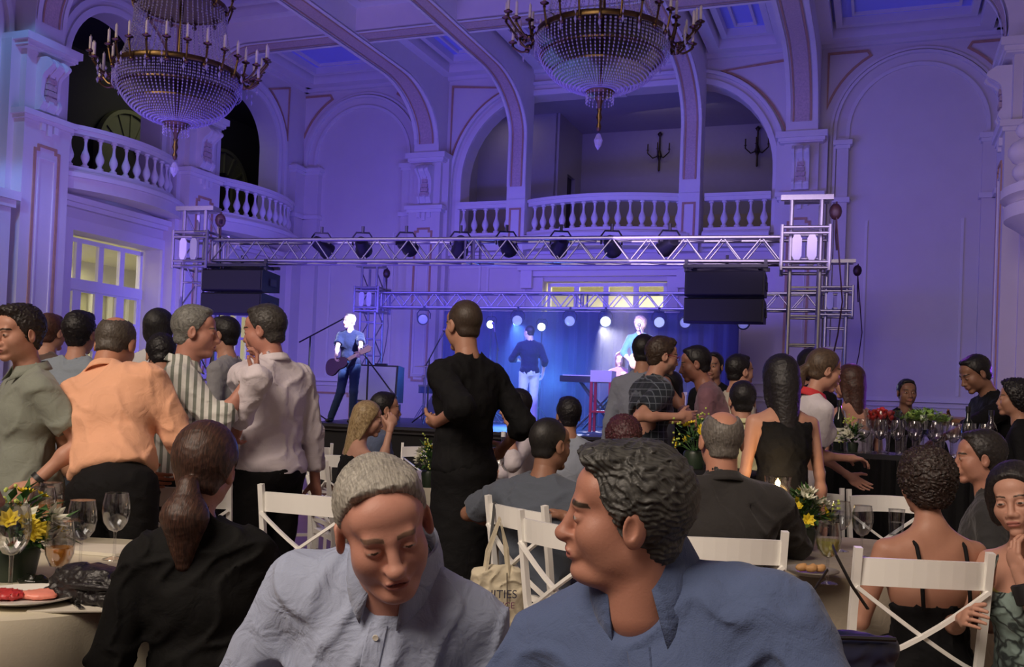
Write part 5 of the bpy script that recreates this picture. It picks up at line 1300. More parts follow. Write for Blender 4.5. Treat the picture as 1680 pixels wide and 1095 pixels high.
# bass guitar held by the player (and a guitar)
def guitar(label, body, tip, m, s=1.0):
    body, tip = Vector(body), Vector(tip); d = tip-body; L = d.length; t = thing('electric_guitar', label, 'guitar', body)
    x = d.normalized(); y = Vector((0,1,0)); y = (y-x*y.dot(x)).normalized(); z = x.cross(y)
    R = Matrix((x, z, y)).transposed().to_4x4()      # local x along neck, y up, z depth
    t.rotation_euler = R.to_euler()
    out = []
    for i in range(40):
        a = 2*PI*i/40; r = .135+.030*math.cos(2*a)+.022*math.cos(3*a+.5)
        out.append((r*math.cos(a)*1.15*s, r*math.sin(a)*s))
    b = MB(); b.prism(out, -.022, .022, 'z'); b.build('guitar_body', m, t)
    n = MB(); n.box(.12, L, -.026, .026, -.035, -.012); n.build('neck', mat('maple neck', (.45,.32,.2), .4), t)
    hd = MB(); hd.prism([(L,-.03),(L+.16,-.05),(L+.20,.0),(L+.16,.045),(L,.03)], -.035, -.015, 'z'); hd.build('headstock', mat('maple neck', (.45,.32,.2), .4), t)
    for i in range(4):
        pg = MB(); pg.lathe([(.0,0),(.012,0),(.012,.02),(0,.02)], 8, (L+.04+.035*i, .055, -.03)); pg.build('tuning_peg', M_alu, t)
    pk = MB(); pk.box(-.02,.02,-.05,.05,-.03,-.022); pk.box(.05,.09,-.05,.05,-.03,-.022); pk.build('pickup', M_black, t)
    st_ = MB()
    for i in range(4): st_.tube([(-.1,-.018+.012*i,-.036),(L,-.015+.010*i,-.037)], .0015, 4)
    st_.build('string_set', M_alu, t)
    return t
guitar('dark bass guitar slung across the player in the dark polo', P(551,600,14.35), P(590,579,14.25), mat('sunburst body', (.05,.015,.01), .25))
guitar('guitar held by the light-haired guitarist', P(1048,590,15.75), P(1085,572,15.7), mat('guitar lacquer', (.30,.12,.05), .25))
# white fronted monitor cabinet on a case
p = P(624,634,15.8); t = thing('guitar_amplifier', 'amplifier with a bright pale front behind the bass player', 'amplifier', (p.x, p.y, STG), -.15)
b = MB(); b.prism([(-.22,.32),(.22,.32),(.22,.90),(-.15,.92)], -.33, .33, 'x'); b.build('cabinet', M_black, t)
b = MB(); b.prism([(-.235,.35),(-.225,.35),(-.158,.895),(-.168,.895)], -.30, .30, 'x'); b.build('grille_cloth', mat('pale grille cloth', (.72,.80,.82), .8), t)
b = MB(); b.box(-.30,.30,-.2,.2,0,.30); b.build('flight_case', mat('flight case', (.03,.03,.035), .5), t)
b = MB(); b.box(-.1,.1,-.03,.03,.92,.95); b.build('handle', M_black, t)
# keyboard on an X stand, and the red-legged percussion rack
p = P(985,638,15.9); t = thing('stage_keyboard', 'long stage keyboard with white keys on a crossed stand', 'keyboard', (p.x-.0, p.y, STG), AR)
b = MB(); b.box(-.65,.65,-.16,.16,.78,.88); b.build('keyboard_case', M_black, t)
for i in range(40):
    if i == 0: kw = MB().box(0,.027,-.165,-.02,.88,.895).mesh('white_key', M_white)
    link('white_key', kw, t, (-.60+.030*i,0,0))
for sx in (-1,1):
    b = MB(); b.tube([(sx*.35,-.25,0),(-sx*.35,.0,.78)], .018, 6); b.tube([(sx*.35,.25,0),(-sx*.35,.1,.78)], .018, 6); b.build('stand_leg', M_black, t, True)
p = P(990,612,15.3); t = thing('percussion_rack', 'rack with bright white top and red legs beside the keyboard', 'rack', (p.x, p.y, STG), AR); M_red = mat('red lacquer', (.6,.02,.06), .4)
b = MB(); b.box(-.17,.17,-.15,.15,.78,.96); b.build('white_box', M_white, t)
for x in (-.15,.15):
    for y in (-.13,.13): b = MB(); b.box(x-.02,x+.02,y-.02,y+.02,0,.78); b.build('leg', M_red, t)
b = MB(); b.box(-.17,.17,-.15,.15,.30,.33); b.build('shelf', M_red, t)
# drum kit
p = P(738,600,17.0); t = thing('drum_kit', 'drum kit with brass cymbals partly behind the waiter', 'drum kit', (p.x, p.y, STG), AR); M_drum = mat('drum shell', (.02,.05,.10), .25); M_skin = mat('drum skin', (.7,.7,.7), .5)
def drum(c, r, h, tilt, nm='drum'):
    T_ = Matrix.Translation(c) @ Matrix.Rotation(rad(tilt), 4, 'X'); b = MB(); b.lathe([(r,0),(r,h)], 20, T=T_); o = b.build(nm, M_drum, t, True)
    b = MB(); b.lathe([(r*.97,h+.002),(0,h+.006)], 20, T=T_); b.build('drum_skin', M_skin, o); b = MB(); b.lathe([(r*1.0,h-.02),(r*1.05,h-.02),(r*1.05,h+.01),(r,h+.01)], 20, T=T_); b.build('hoop', M_alu, o)
drum((0,.2,.28), .28, .40, 90, 'bass_drum'); drum((-.2,.05,.60), .15, .20, 20, 'tom'); drum((.18,.05,.60), .16, .20, 20, 'tom'); drum((.5,.2,.35), .2, .3, 0, 'floor_tom'); drum((-.5,.25,.5), .18, .14, 0, 'snare_drum')
for x, y, z in ((-.45,.0,.98),(.45,.1,1.05),(-.62,.3,.80)):
    b = MB(); b.lathe([(0,.03),(.03,.025),(.05,.005),(.21,-.012),(.21,-.016),(.0,.0)], 22, (x,y,z)); b.build('cymbal', mat('cymbal bronze', (.75,.6,.3), .25, 1), t, True)
    b = MB(); b.tube([(x,y,z),(x,y,.1)], .012, 6)
    for k in range(3): b.tube([(x,y,.3),(x+.2*math.cos(k*2.1),y+.2*math.sin(k*2.1),.01)], .009, 5)
    b.build('cymbal_stand', M_alu, t, True)
# little lit side table with a bottle by the right end of the stage
p = P(1112,634,14.2); t = thing('side_table', 'small white side table at the right of the stage', 'table', (p.x, p.y, STG))
b = MB(); b.box(-.12,.12,-.12,.12,.62,.66); b.build('tabletop', M_white, t)
for x in (-.1,.1):
    for y in (-.1,.1): b = MB(); b.box(x-.012,x+.012,y-.012,y+.012,0,.62); b.build('leg', M_white, t)
b = MB(); b.lathe([(0,0),(.035,0),(.035,.16),(.014,.22),(.014,.27),(0,.27)], 14); b.build('water_bottle', glass_mat('pet bottle', (.8,.9,1), .3, .05, (.5,.6,.9), .3), None, True, (p.x, p.y, STG+.66)); tag(COL.objects[-1] if 0 else bpy.data.objects['water_bottle'], 'clear water bottle standing on the small white side table', 'bottle')
# ================================================================== CHANDELIERS
def chandelier(label, c, zr):
    """c: place of the ring; candles on a brass ring, bead basket below, smaller crown above"""
    t = thing('chandelier', label, 'chandelier', (c.x, c.y, zr), .3, 'crystal chandeliers of the ballroom')
    R = .72
    b = MB(); b.lathe([(R-.015,-.022),(R+.015,-.03),(R+.025,0),(R+.015,.03),(R-.015,.022),(R-.015,-.022)], 40); b.build('ring', M_brass, t, True)
    b = MB(); b.lathe([(.48,.80),(.52,.79),(.53,.85),(.48,.86),(.48,.80)], 32); b.build('upper_crown', M_brass, t, True)
    b = MB(); b.lathe([(0,-.62),(.03,-.6),(.02,-.4),(.035,-.2),(.018,0),(.03,.3),(.018,.6),(.03,.9),(.015,1.1),(.015,ZC-zr+.1)], 10); b.build('central_rod', M_brass, t, True)
    b = MB(); b.lathe([(.0,-.80),(.02,-.78),(.03,-.72),(.06,-.66),(.14,-.635),(.16,-.60),(.14,-.585),(.03,-.60),(0,-.60)], 18)
    b.lathe([(0,-1.04),(.02,-1.02),(.03,-.98),(.015,-.93),(.035,-.88),(.02,-.82),(.03,-.78)], 12); b.build('bottom_finial', M_brass, t, True)
    b = MB(); b.lathe([(0,-1.24),(.035,-1.19),(.05,-1.13),(.02,-1.06),(0,-1.05)], 10); b.build('glass_drop', M_crystal, t)
    # bead strands
    def strands(nm, n, f, k, r=.0095, h=.017):
        b = MB()
        for i in range(n):
            a = 2*PI*(i+.5)/n
            for j in range(k):
                u = j/(k-1); rr, z = f(u); b.octa((rr*math.cos(a), rr*math.sin(a), z), r, h)
        o = b.build(nm, M_crystal, t); o['kind'] = 'stuff'
    strands('bead_basket', 84, lambda u: (.70*math.cos(u*PI/2*.97)+.015, -.05-.55*math.sin(u*PI/2)), 26)
    strands('bead_tent', 56, lambda u: (.10+.60*(1-u)+.38*0+.38*u*.0+.36*u*(1-.0)*u*.0 if 0 else .70-(.70-.49)*(u**.6), .05+.74*u), 24)
    strands('bead_crown', 48, lambda u: (.48-.40*u, .86+.5*u), 14)
    strands('bead_fringe', 90, lambda u: (.735, -.06-.14*u), 5, .008, .016)
    strands('crown_fringe', 60, lambda u: (.53, .78-.16*u), 5, .008, .016)
    strands('drop_fringe', 20, lambda u: (.15, -.62-.10*u), 4, .009, .018)
    b = MB()
    for z, r in ((-.22,.655),(-.38,.52)): b.lathe([(r-.004,z-.01),(r+.006,z-.01),(r+.006,z+.01),(r-.004,z+.01),(r-.004,z-.01)], 36)
    for z, r in ((-.22,.67),(-.24,.65)):
        for i in range(72): a = 2*PI*i/72; b.octa((r*math.cos(a), r*math.sin(a), z), .014, .016)
    b.build('basket_hoop', M_brass, t)
    cm = MB().lathe([(0,0),(.017,0),(.016,.155),(.006,.165),(.003,.18),(0,.18)], 10).mesh('candle', M_candle, True)
    sa = MB(); sa.lathe([(0,-.05),(.018,-.045),(.012,-.02),(.045,-.008),(.05,.0),(.02,.004),(.02,.02),(.0,.02)], 12); sm = sa.mesh('candle_holder', M_brass, True)
    def arm(a, r, z, r0=.72, z0=.0):
        ca, sa_ = math.cos(a), math.sin(a); b = MB(); pts = []
        for i in range(9):
            u = i/8; rr = r0+(r-r0)*u; zz = z0+(z-.05-z0)*u - .13*math.sin(PI*u)*(1-.3*u); pts.append((rr*ca, rr*sa_, zz))
        b.tube(pts, .012, 6); b.ball(pts[3], (.03,.03,.03), 8); o = b.build('candle_arm', M_brass, t, True)
        link('candle_holder', sm, o, (r*ca, r*sa_, z)); link('candle', cm, o, (r*ca, r*sa_, z+.01))
        return o
    for i in range(10):
        for sg in (0, 1):
            a = rad(sg*180 + 18 + i*16); arm(a, .80, .17)
    for sg in (0, 1):
        for da, r, z in ((-9,.98,.10),(-3,1.06,.20),(4,1.04,.22),(10,.96,.12),(0,.90,-.02),(-5,.98,-.06)): arm(rad(sg*180-.3*57.3*1.0+da), r, z)
    for i in range(12): arm(rad(15+30*i), .60, .95, .50, .84)
    # pendant drops
    b = MB()
    for i in range(24):
        a = 2*PI*i/24+.1; r = .92 if i % 2 else .80; b.octa((r*math.cos(a), r*math.sin(a), -.06), .012, .03); b.octa((r*math.cos(a), r*math.sin(a), -.14), .016, .045)
    b.build('pendant_drops', M_crystal, t)['kind'] = 'stuff'
    return t
KIDS_ = None
p = P(988, 62, 10.6); chandelier('crystal chandelier with brass arms hanging nearer the middle, in front of the gallery', p, p.z)
p = P(293, 122, 11.6); chandelier('crystal chandelier with brass arms hanging before the left balconies', p, p.z)
# small wall sconces in the gallery and on the right wall
def sconce(label, p, rz, s=1.0):
    t = thing('wall_sconce', label, 'sconce', p, rz, None); m = mat('dark bronze', (.06,.045,.03), .4, .7)
    b = MB(); b.lathe([(0,-.3),(.02,-.28),(.015,-.1),(.05,0),(.02,.1),(.015,.35),(.05,.4),(.0,.45)], 10); b.build('stem', m, t, True)
    for k in (-1,0,1):
        b = MB(); b.tube([(0,0,0),(k*.10,-.10,-.07),(k*.2,-.14*(1.2-abs(k)*.6),.03),(k*.2,-.14*(1.2-abs(k)*.6),.08)], .012, 6); o = b.build('sconce_arm', m, t, True)
        b = MB(); b.lathe([(0,.08),(.03,.085),(.012,.09),(.012,.2),(0,.2)], 8, (k*.2,-.14*(1.2-abs(k)*.6),0)); b.build('candle', m, o, True)
    t.scale = (s,)*3; return t
sconce('bronze wall sconce on the gallery wall behind the middle bay', W(.35, VB+3.42, 7.62), -TH, 1.35)
sconce('bronze wall sconce on the gallery wall behind the right bay', W(2.75, VB+3.42, 7.62), -TH, 1.35)
sconce('wall sconce with curved arm low on the right wall', P(1668, 508, 15.3), -TH+rad(90), 1.1)

# thin stage haze that the blue lamps catch
hz = MB(); q4 = [on_rear(700, .2), on_rear(1215, .2), on_rear(1215, -4.5), on_rear(700, -4.5)]; hz.prism([(q.x, q.y) for q in q4], STG+.005, 3.05, 'z')
m_hz, nt_, b_ = new_mat('stage haze'); nt_.nodes.remove(b_); vs_n = nt_.nodes.new('ShaderNodeVolumeScatter'); vs_n.inputs['Density'].default_value = .055; vs_n.inputs['Anisotropy'].default_value = .2
nt_.links.new(vs_n.outputs[0], [n for n in nt_.nodes if n.type == 'OUTPUT_MATERIAL'][0].inputs['Volume'])
hzo = hz.build('stage_haze', m_hz); tag(hzo, 'thin bluish haze hanging over the band on the stage', 'haze', None, 'stuff')
# ================================================================== CHAIRS, TABLES AND WHAT STANDS ON THEM
def make_chair():
    t = thing('cross_back_chair', 'x', 'chair')
    H_ = .93; w = .205
    for s in (-1, 1):
        b = MB(); b.tube([(s*.19,-.20,0),(s*.20,-.19,.45),(s*w,-.225,.70),(s*w,-.26,H_)], .0165, 4, up=(0,1,0)); b.build('rear_post', M_white, t)
        b = MB(); b.tube([(s*.19,.19,0),(s*.185,.185,.44)], .017, 4, up=(0,1,0)); b.build('front_leg', M_white, t)
    b = MB(); b.prism([(-.21,-.20),(.21,-.20),(.215,.19),(.18,.215),(-.18,.215),(-.215,.19)], .435, .465, 'z'); b.build('seat', M_white, t)
    n = 10; vs = []
    for i in range(n+1):
        u = -1+2*i/n; x = u*(w+.002); y = -.235-.045*(1-u*u); zt = H_-.035+.006*(1-u*u); zb = zt-.088
        vs += [(x,y+.018,zb),(x,y+.010,zt),(x,y-.010,zt),(x,y-.002,zb)]
    b = MB(); b.add(vs, [(i*4+q, i*4+(q+1)%4, i*4+4+(q+1)%4, i*4+4+q) for i in range(n) for q in range(4)]+[(0,1,2,3),tuple(n*4+q for q in (3,2,1,0))]); b.build('top_rail', M_white, t)
    for s in (-1, 1):
        pts = []
        for i in range(9):
            u = i/8; pts.append((s*(-w+2*w*u), -.205-.05*u-.035*math.sin(PI*u)*(1 if s > 0 else .7), .54+.265*(u**1.15)))
        b = MB(); b.tube(pts, .0125, 4, flat=.7, up=(0,1,0)); b.build('cross_bar', M_white, t)
    b = MB(); b.box(-.19,.19,-.20,-.18,.16,.185); b.build('stretcher', M_white, t)
    b = MB()
    for s in (-1, 1): b.box(s*.187-.010,s*.187+.010,-.19,.19,.20,.222)
    b.build('side_stretcher', M_white, t)
    b = MB(); b.box(-.19,.19,-.205,-.185,.515,.54); b.build('lower_rail', M_white, t)
    return t
chair0 = None
CH = []
def chair(px, d, yaw, label, z=0, py=700, sc=1.0):
    global chair0
    p = P(px, py, d); loc = (p.x, p.y, z)
    if chair0 is None: chair0 = make_chair(); o = chair0; o.location = loc; o.rotation_euler = (0,0,rad(yaw)); o['label'] = label
    else: o = dup(chair0, loc, rad(yaw), label)
    o['group'] = 'white cross-back banquet chairs'; o.scale = (sc,)*3; return o
def seat_at(key, label, back=.03, yaw=None):
    """chair under a seated guest"""
    global chair0
    I = PERSONS[key]; y = I['yaw'] if yaw is None else rad(yaw)
    loc = I['loc'] + Matrix.Rotation(y, 3, 'Z') @ Vector((0, .06-back, 0))
    if chair0 is None: chair0 = make_chair(); o = chair0; o.location = loc; o.rotation_euler = (0,0,y); o['label'] = label
    else: o = dup(chair0, loc, y, label)
    o['group'] = 'white cross-back banquet chairs'; return o
chair(1474, 3.33, -2, 'white cross-back chair of the curly-haired woman, black strap hung over its rail')
chair(1172, 3.66, 0, 'white cross-back chair behind the bald-crowned man')
c15 = chair(930, 4.24, -55, 'white cross-back chair of the man in the grey T-shirt, tote bag hung from it')
chair(1000, 3.76, -50, 'empty white cross-back chair right next to the tote bag chair')
chair(548, 4.52, -20, 'white cross-back chair just left of the grey-haired man')
chair(335, 4.62, 0, 'white cross-back chair mostly hidden behind the ponytail woman')
chair(560, 7.3, 10, 'white cross-back chair with its back to us behind the grey-haired man')
chair(497, 8.2, 20, 'white cross-back chair in shade beyond the man in the white shirt')
chair(1342, 5.2, 176, 'white cross-back chair facing us beyond the candle jar table, left of its neighbour')
chair(1490, 5.15, 182, 'white cross-back chair facing us beyond the curly-haired woman')
chair(1215, 5.1, 172, 'white cross-back chair seen past the shoulder of the bald-crowned man')
chair(700, 8.4, 185, 'white cross-back chair at the far side of the middle table')
for k, l in (('F1','white cross-back chair under the grey-haired man'),('P12','white cross-back chair of the blonde woman'),('P38','white cross-back chair of the man in charcoal beyond the curly woman'),): seat_at(k, l)
for kk, ll in (('P10', 'black stool under the ponytail woman'), ('F2', 'black stool under the man in profile')):
    t = thing('stool', ll, 'stool', PERSONS[kk]['loc']); b = MB(); b.lathe([(0,.43),(.19,.43),(.19,.47),(0,.48)], 20); b.build('seat', M_black, t)
    for k in range(4):
        b = MB(); b.tube([(.17*math.cos(k*1.57+.78),.17*math.sin(k*1.57+.78),0),(.13*math.cos(k*1.57+.78),.13*math.sin(k*1.57+.78),.43)], .014, 6); b.build('leg', M_black, t)
def draped(label, c, r, zt=.75, m=None, n=96, seed=1, ph=9, zb=.03):
    """round table under a floor-length cloth"""
    t = thing('round_table', 'round table under the ' + ' '.join(label.split()[:1]+['cloth']+label.split()[-8:] if 0 else label.replace('cloth','cover').split()[:12]), 'table', (c.x, c.y, 0))
    b = MB(); b.lathe([(0,zt-.03),(r-.01,zt-.03),(r-.01,zt-.006),(0,zt-.006)], 48); b.build('tabletop', mat('plywood', (.35,.25,.15), .6), t)
    for k in range(4):
        a = PI/4+k*PI/2; b = MB(); b.tube([(r*.55*math.cos(a),r*.55*math.sin(a),0),(r*.5*math.cos(a),r*.5*math.sin(a),zt-.03)], .015, 6); b.build('leg', M_black, t)
    R_ = random.Random(seed); f = [(R_.randint(ph-3, ph+6), R_.random()*6, R_.random()) for _ in range(3)]
    rows = [(0,zt,0),(r*.5,zt+.001,0),(r*.97,zt+.001,0),(r+.004,zt-.008,0),(r+.012,zt-.05,.012),(r+.03,zt-.25,.050),(r+.05,zt-.5,.080),(r+.07,zb,.10)]
    vs = []; 
    for rr, z, am in rows:
        for j in range(n):
            a = 2*PI*j/n; w = sum(q*abs(math.cos(k*a/2+p)) for k, p, q in f)/sum(q for _,_,q in f)-.5
            q = rr+am*w*1.6; vs.append((q*math.cos(a), q*math.sin(a), z))
    b = MB(); b.add(vs, [(i*n+j, i*n+(j+1)%n, (i+1)*n+(j+1)%n, (i+1)*n+j) for i in range(len(rows)-1) for j in range(n)])
    o = b.build('tablecloth', m or M_cloth, None, True, (c.x, c.y, 0)); tag(o, label, 'tablecloth'); o.modifiers.new('t','SOLIDIFY').thickness = .003
    return o
TL = P(12, 900, 3.10); TR = Vector((1.50,4.15,0)); TC = P(742, 800, 7.4); TD = P(1005, 740, 8.6); TE = P(1140, 740, 5.2)
draped('cream satin cloth on the round table in the lower left corner', TL, .71, m=mat('cream satin', (.64,.59,.45), .42, var=.05, scale=3, bump=.1, bscale=200), seed=4)
draped('taupe cloth on the round table of the curly-haired woman', TR, .60, m=C('taupe cloth', (.26,.22,.17)), seed=2)
draped('white cloth on the round table beyond the waiter', TC, .55, seed=3)
draped('white cloth on the far round table in front of the stage', TD, .55, seed=5)
draped('dark cloth on the small high table between plaid and mauve shirts', TE, .36, zt=1.02, m=K_blackcloth, seed=6)
# --- glasses
def glass(label, p, kind='wine', fill=None, level=.5, s=1.0, group=None, z=None):
    """stemmed glass; p on the table"""
    t = thing('wine_glass' if kind != 'tumbler' else 'tumbler', label, 'glass', (p.x, p.y, p.z if z is None else z), random.random()*3, group)
    if kind == 'wine': bowl = [(.004,.085),(.020,.092),(.036,.115),(.042,.145),(.040,.175),(.034,.205)]; foot = [(0,0),(.036,0),(.034,.003),(.006,.010),(.0045,.03),(.0045,.075),(.006,.087)]
    elif kind == 'tulip': bowl = [(.004,.045),(.022,.052),(.034,.08),(.037,.11),(.033,.145),(.030,.165)]; foot = [(0,0),(.034,0),(.032,.003),(.008,.010),(.006,.03),(.007,.047)]
    elif kind == 'flute': bowl = [(.004,.08),(.018,.095),(.026,.14),(.026,.19),(.023,.22)]; foot = [(0,0),(.03,0),(.028,.003),(.005,.01),(.004,.08)]
    else: bowl = [(0,.004),(.030,.005),(.033,.06),(.036,.12)]; foot = [(0,0),(.031,0),(.031,.006),(0,.006)]
    b = MB(); b.lathe(bowl, 20); b.lathe([(r-.0012, z) for r, z in reversed(bowl)], 20); b.build('bowl', M_glass, t, True)
    b = MB(); b.lathe(foot, 14); b.build('foot' if kind != 'tumbler' else 'glass_base', M_glass, t, True)
    b = MB(); b.tube([(bowl[-1][0]*math.cos(2*PI*i/20), bowl[-1][0]*math.sin(2*PI*i/20), bowl[-1][1]) for i in range(21)], .0011, 4, cap=False); b.build('rim', M_glass, t, True)
    if fill:
        zl = bowl[0][1]+(bowl[-1][1]-bowl[0][1])*level; pr = [(0, bowl[0][1]+.002)]
        for i, (r, z) in enumerate(bowl):
            if z < zl: pr.append((r-.002, z+.002))
            else:
                r0, z0 = bowl[i-1]; pr.append((r0+(r-r0)*(zl-z0)/(z-z0)-.002, zl)); break
        pr.append((0, zl)); b = MB(); b.lathe(pr, 20); b.build('drink', fill, t, True)
    t.scale = (s,)*3; return t
M_beer = glass_mat('pale beer', (.95,.62,.22), .08, .05, (.70,.33,.06), .55); M_water = glass_mat('water', (.92,.95,.97), .10, .02); M_wine = glass_mat('white wine', (.85,.85,.45), .08, .05, (.55,.55,.2), .4)
def T_(px, py, zt=.752):
    """where the sight line through the pixel meets a table top"""
    r = P(px, py, 1)-Vector((0,0,HC)); d = (zt-HC)/r.z; q = Vector((0,0,HC))+r*d; return Vector((q.x, q.y, zt))
glass('stemmed glass half full of water at the right of the left table', T_(187,918), 'wine', M_water, .55, 1.10)
glass('stemmed water glass in the middle of the left table', T_(131,935), 'wine', M_water, .52, 1.08)
glass('tall glass with amber beer behind the yellow flowers', T_(66,905), 'wine', M_beer, .5, 1.10)
glass('second beer glass just behind the tall amber one', T_(80,893), 'wine', M_beer, .5, 1.10)
glass('short-stemmed glass of amber beer beside the clutch bag', T_(95,962), 'tulip', M_beer, .45, 1.15)
glass('large empty wine glass at the left edge of the left table', T_(16,972), 'wine', None, .3, 1.20)
# --- plates, food, clutch
def plate(label, p, r=.12, m=None):
    b = MB(); b.lathe([(0,.004),(r*.6,.004),(r*.72,.008),(r,.020),(r,.024),(r*.7,.013),(r*.58,.009),(0,.009)], 40); o = b.build('plate', m or mat('white china', (.80,.78,.72), .2), None, True, (p.x, p.y, p.z)); return tag(o, label, 'plate')
p = T_(42,988); plate('white china plate with salmon and beet salad at the left edge', p, .135)
def lump(name, label, cat, p, prims, m, h=.005, amp=.002, wl=.02, rz=0):
    V, Q = nets(prims, h, .006, folds(amp, wl, sum(map(ord, label)))); o = link(name, np_mesh(name, V, Q, m), None, p, rz); return tag(o, label, cat)
lump('salmon_slice', 'folded pink salmon slice on the white plate', 'food', (p.x+.03,p.y+.0,p.z+.012), [ell((0,0,.008),(.055,.032,.012)), ell((.02,.02,.012),(.04,.02,.010))], mat('salmon', (.75,.25,.18), .4))
lump('red_salad', 'chopped red salad beside the salmon on the plate', 'food', (p.x-.05,p.y-.02,p.z+.012), [ell((0,0,.010),(.06,.035,.014))], mat('red salad', (.45,.03,.03), .4), amp=.005, wl=.014)
lump('olive_dish', 'small black dish of dark olives behind the plate', 'dish', T_(55,960), [ell((0,0,.012),(.048,.032,.012)), ell((.02,0,.022),(.012,.012,.010)), ell((-.02,.008,.022),(.012,.012,.010)), ell((0,-.01,.024),(.012,.012,.010))], mat('black glaze', (.012,.014,.010), .2))
# bread plate and cutlery right of the clutch
p = T_(213,960); plate('white side plate with bread at the right of the clutch bag', p, .085)
lump('bread_piece', 'torn piece of bread on the side plate', 'food', (p.x,p.y,p.z+.012), [ell((0,0,.012),(.038,.028,.014)), ell((.02,.01,.016),(.02,.02,.012))], mat('bread', (.55,.35,.16), .8))
def cutlery(label, a, b, fork=True):
    d = (b-a); L = d.length; t = thing('fork' if fork else 'knife', label, 'cutlery', a, math.atan2(d.y, d.x)); m = mat('steel', (.65,.65,.65), .2, 1)
    q = MB(); q.tube([(0,0,.006),(L*.35,0,.006),(L*.65,0,.010)], [.006,.005,.003], 6, flat=.4, up=(0,1,0)); q.build('handle', m, t, True)
    q = MB()
    if fork:
        for k in range(4): q.tube([(L*.64,0,.010),(L*.74,(k-1.5)*.006,.006),(L,(k-1.5)*.006,.011)], .0017, 5)
    else: q.box(L*.6, L, -.009, .006, .006, .008)
    q.build('tines' if fork else 'blade', m, t); return t
cutlery('steel fork resting across the side plate with bread', T_(196,945)+Vector((0,0,.02)), T_(222,918)+Vector((0,0,.02)))
cutlery('steel knife lying on the napkin under the clutch bag', T_(110,985), T_(135,1003), False)
b = MB(); b.box(-.15,.15,-.11,.11,0,.004); o = b.build('napkin', mat('white napkin', (.66,.62,.52), .8), None, False, T_(160,990)-Vector((0,0,.001)), .2); tag(o, 'flat white napkin under the black clutch bag', 'napkin')
b = MB(); b.prism([(-.20,-.06),(.10,-.10),(.22,.02),(.16,.10),(-.16,.08)], 0, .012, 'z'); o = b.build('folded_napkin', mat('white napkin', (.66,.62,.52), .8), None, False, T_(168,905), -.1); tag(o, 'folded white napkin lying behind the stemmed water glasses', 'napkin')
p = T_(150,985)
cl = thing('clutch_bag', 'black leather clutch bag lying on the left table', 'bag', p+Vector((0,0,.006)), -.35)
V, Q = nets([ell((0,0,.044),(.125,.066,.050)), ell((.05,.0,.036),(.082,.070,.040)), ell((-.06,.01,.034),(.070,.056,.034)), cone((-.10,-.06,.012),(.12,-.06,.012),.014)], .005, .03, folds(.005,.05,9)); link('bag_body', np_mesh('bag_body', V, Q, mat('black leather', (.012,.010,.010), .42, var=.2, scale=30, bump=.25, bscale=120)), cl)
b = MB(); b.tube([(-.02,-.075,.045),(.06,-.085,.050),(.13,-.055,.045)], [.006,.010,.006], 8); b.build('clasp', mat('black leather', (.014,.012,.012), .38), cl, True)
# --- flowers
def petal_flower(b, c, r, up, n=8, cup=.5):
    up = Vector(up).normalized(); Q_ = up.to_track_quat('Z','Y').to_matrix().to_4x4(); M_ = Matrix.Translation(c) @ Q_
    for ring, (k, rr, lift) in enumerate(((n, 1.0, cup), (n-2, .65, cup*1.8))):
        for i in range(k):
            a = 2*PI*i/k+ring*.4; ca, sa = math.cos(a), math.sin(a); w = rr*r*.38
            P0 = (0,0,0); P1 = (ca*rr*r*.5-sa*w, sa*rr*r*.5+ca*w, rr*r*lift*.35); P2 = (ca*rr*r, sa*rr*r, rr*r*lift); P3 = (ca*rr*r*.5+sa*w, sa*rr*r*.5-ca*w, rr*r*lift*.35)
            b.add([P0,P1,P2,P3], [(0,1,2,3)], M_)
def leaf(b, c, d, L, w):
    d = Vector(d).normalized(); s = d.cross(Vector((0,0,1)));  s = s.normalized() if s.length > .01 else Vector((1,0,0)); n = s.cross(d); c = Vector(c)
    b.add([c, c+d*L*.4+s*w-n*.0+n*L*.05, c+d*L-n*L*.08, c+d*L*.4-s*w+n*L*.05, c+d*L*.45-n*L*.03], [(0,1,4),(1,2,4),(2,3,4),(3,0,4)])
M_yel = mat('yellow petals', (.80,.62,.03), .6, var=.2); M_wht = mat('cream petals', (.72,.72,.58), .6); M_leaf = mat('leaf green', (.05,.13,.03), .5, var=.4); M_lime = mat('lime petals', (.50,.60,.12), .6, var=.2)
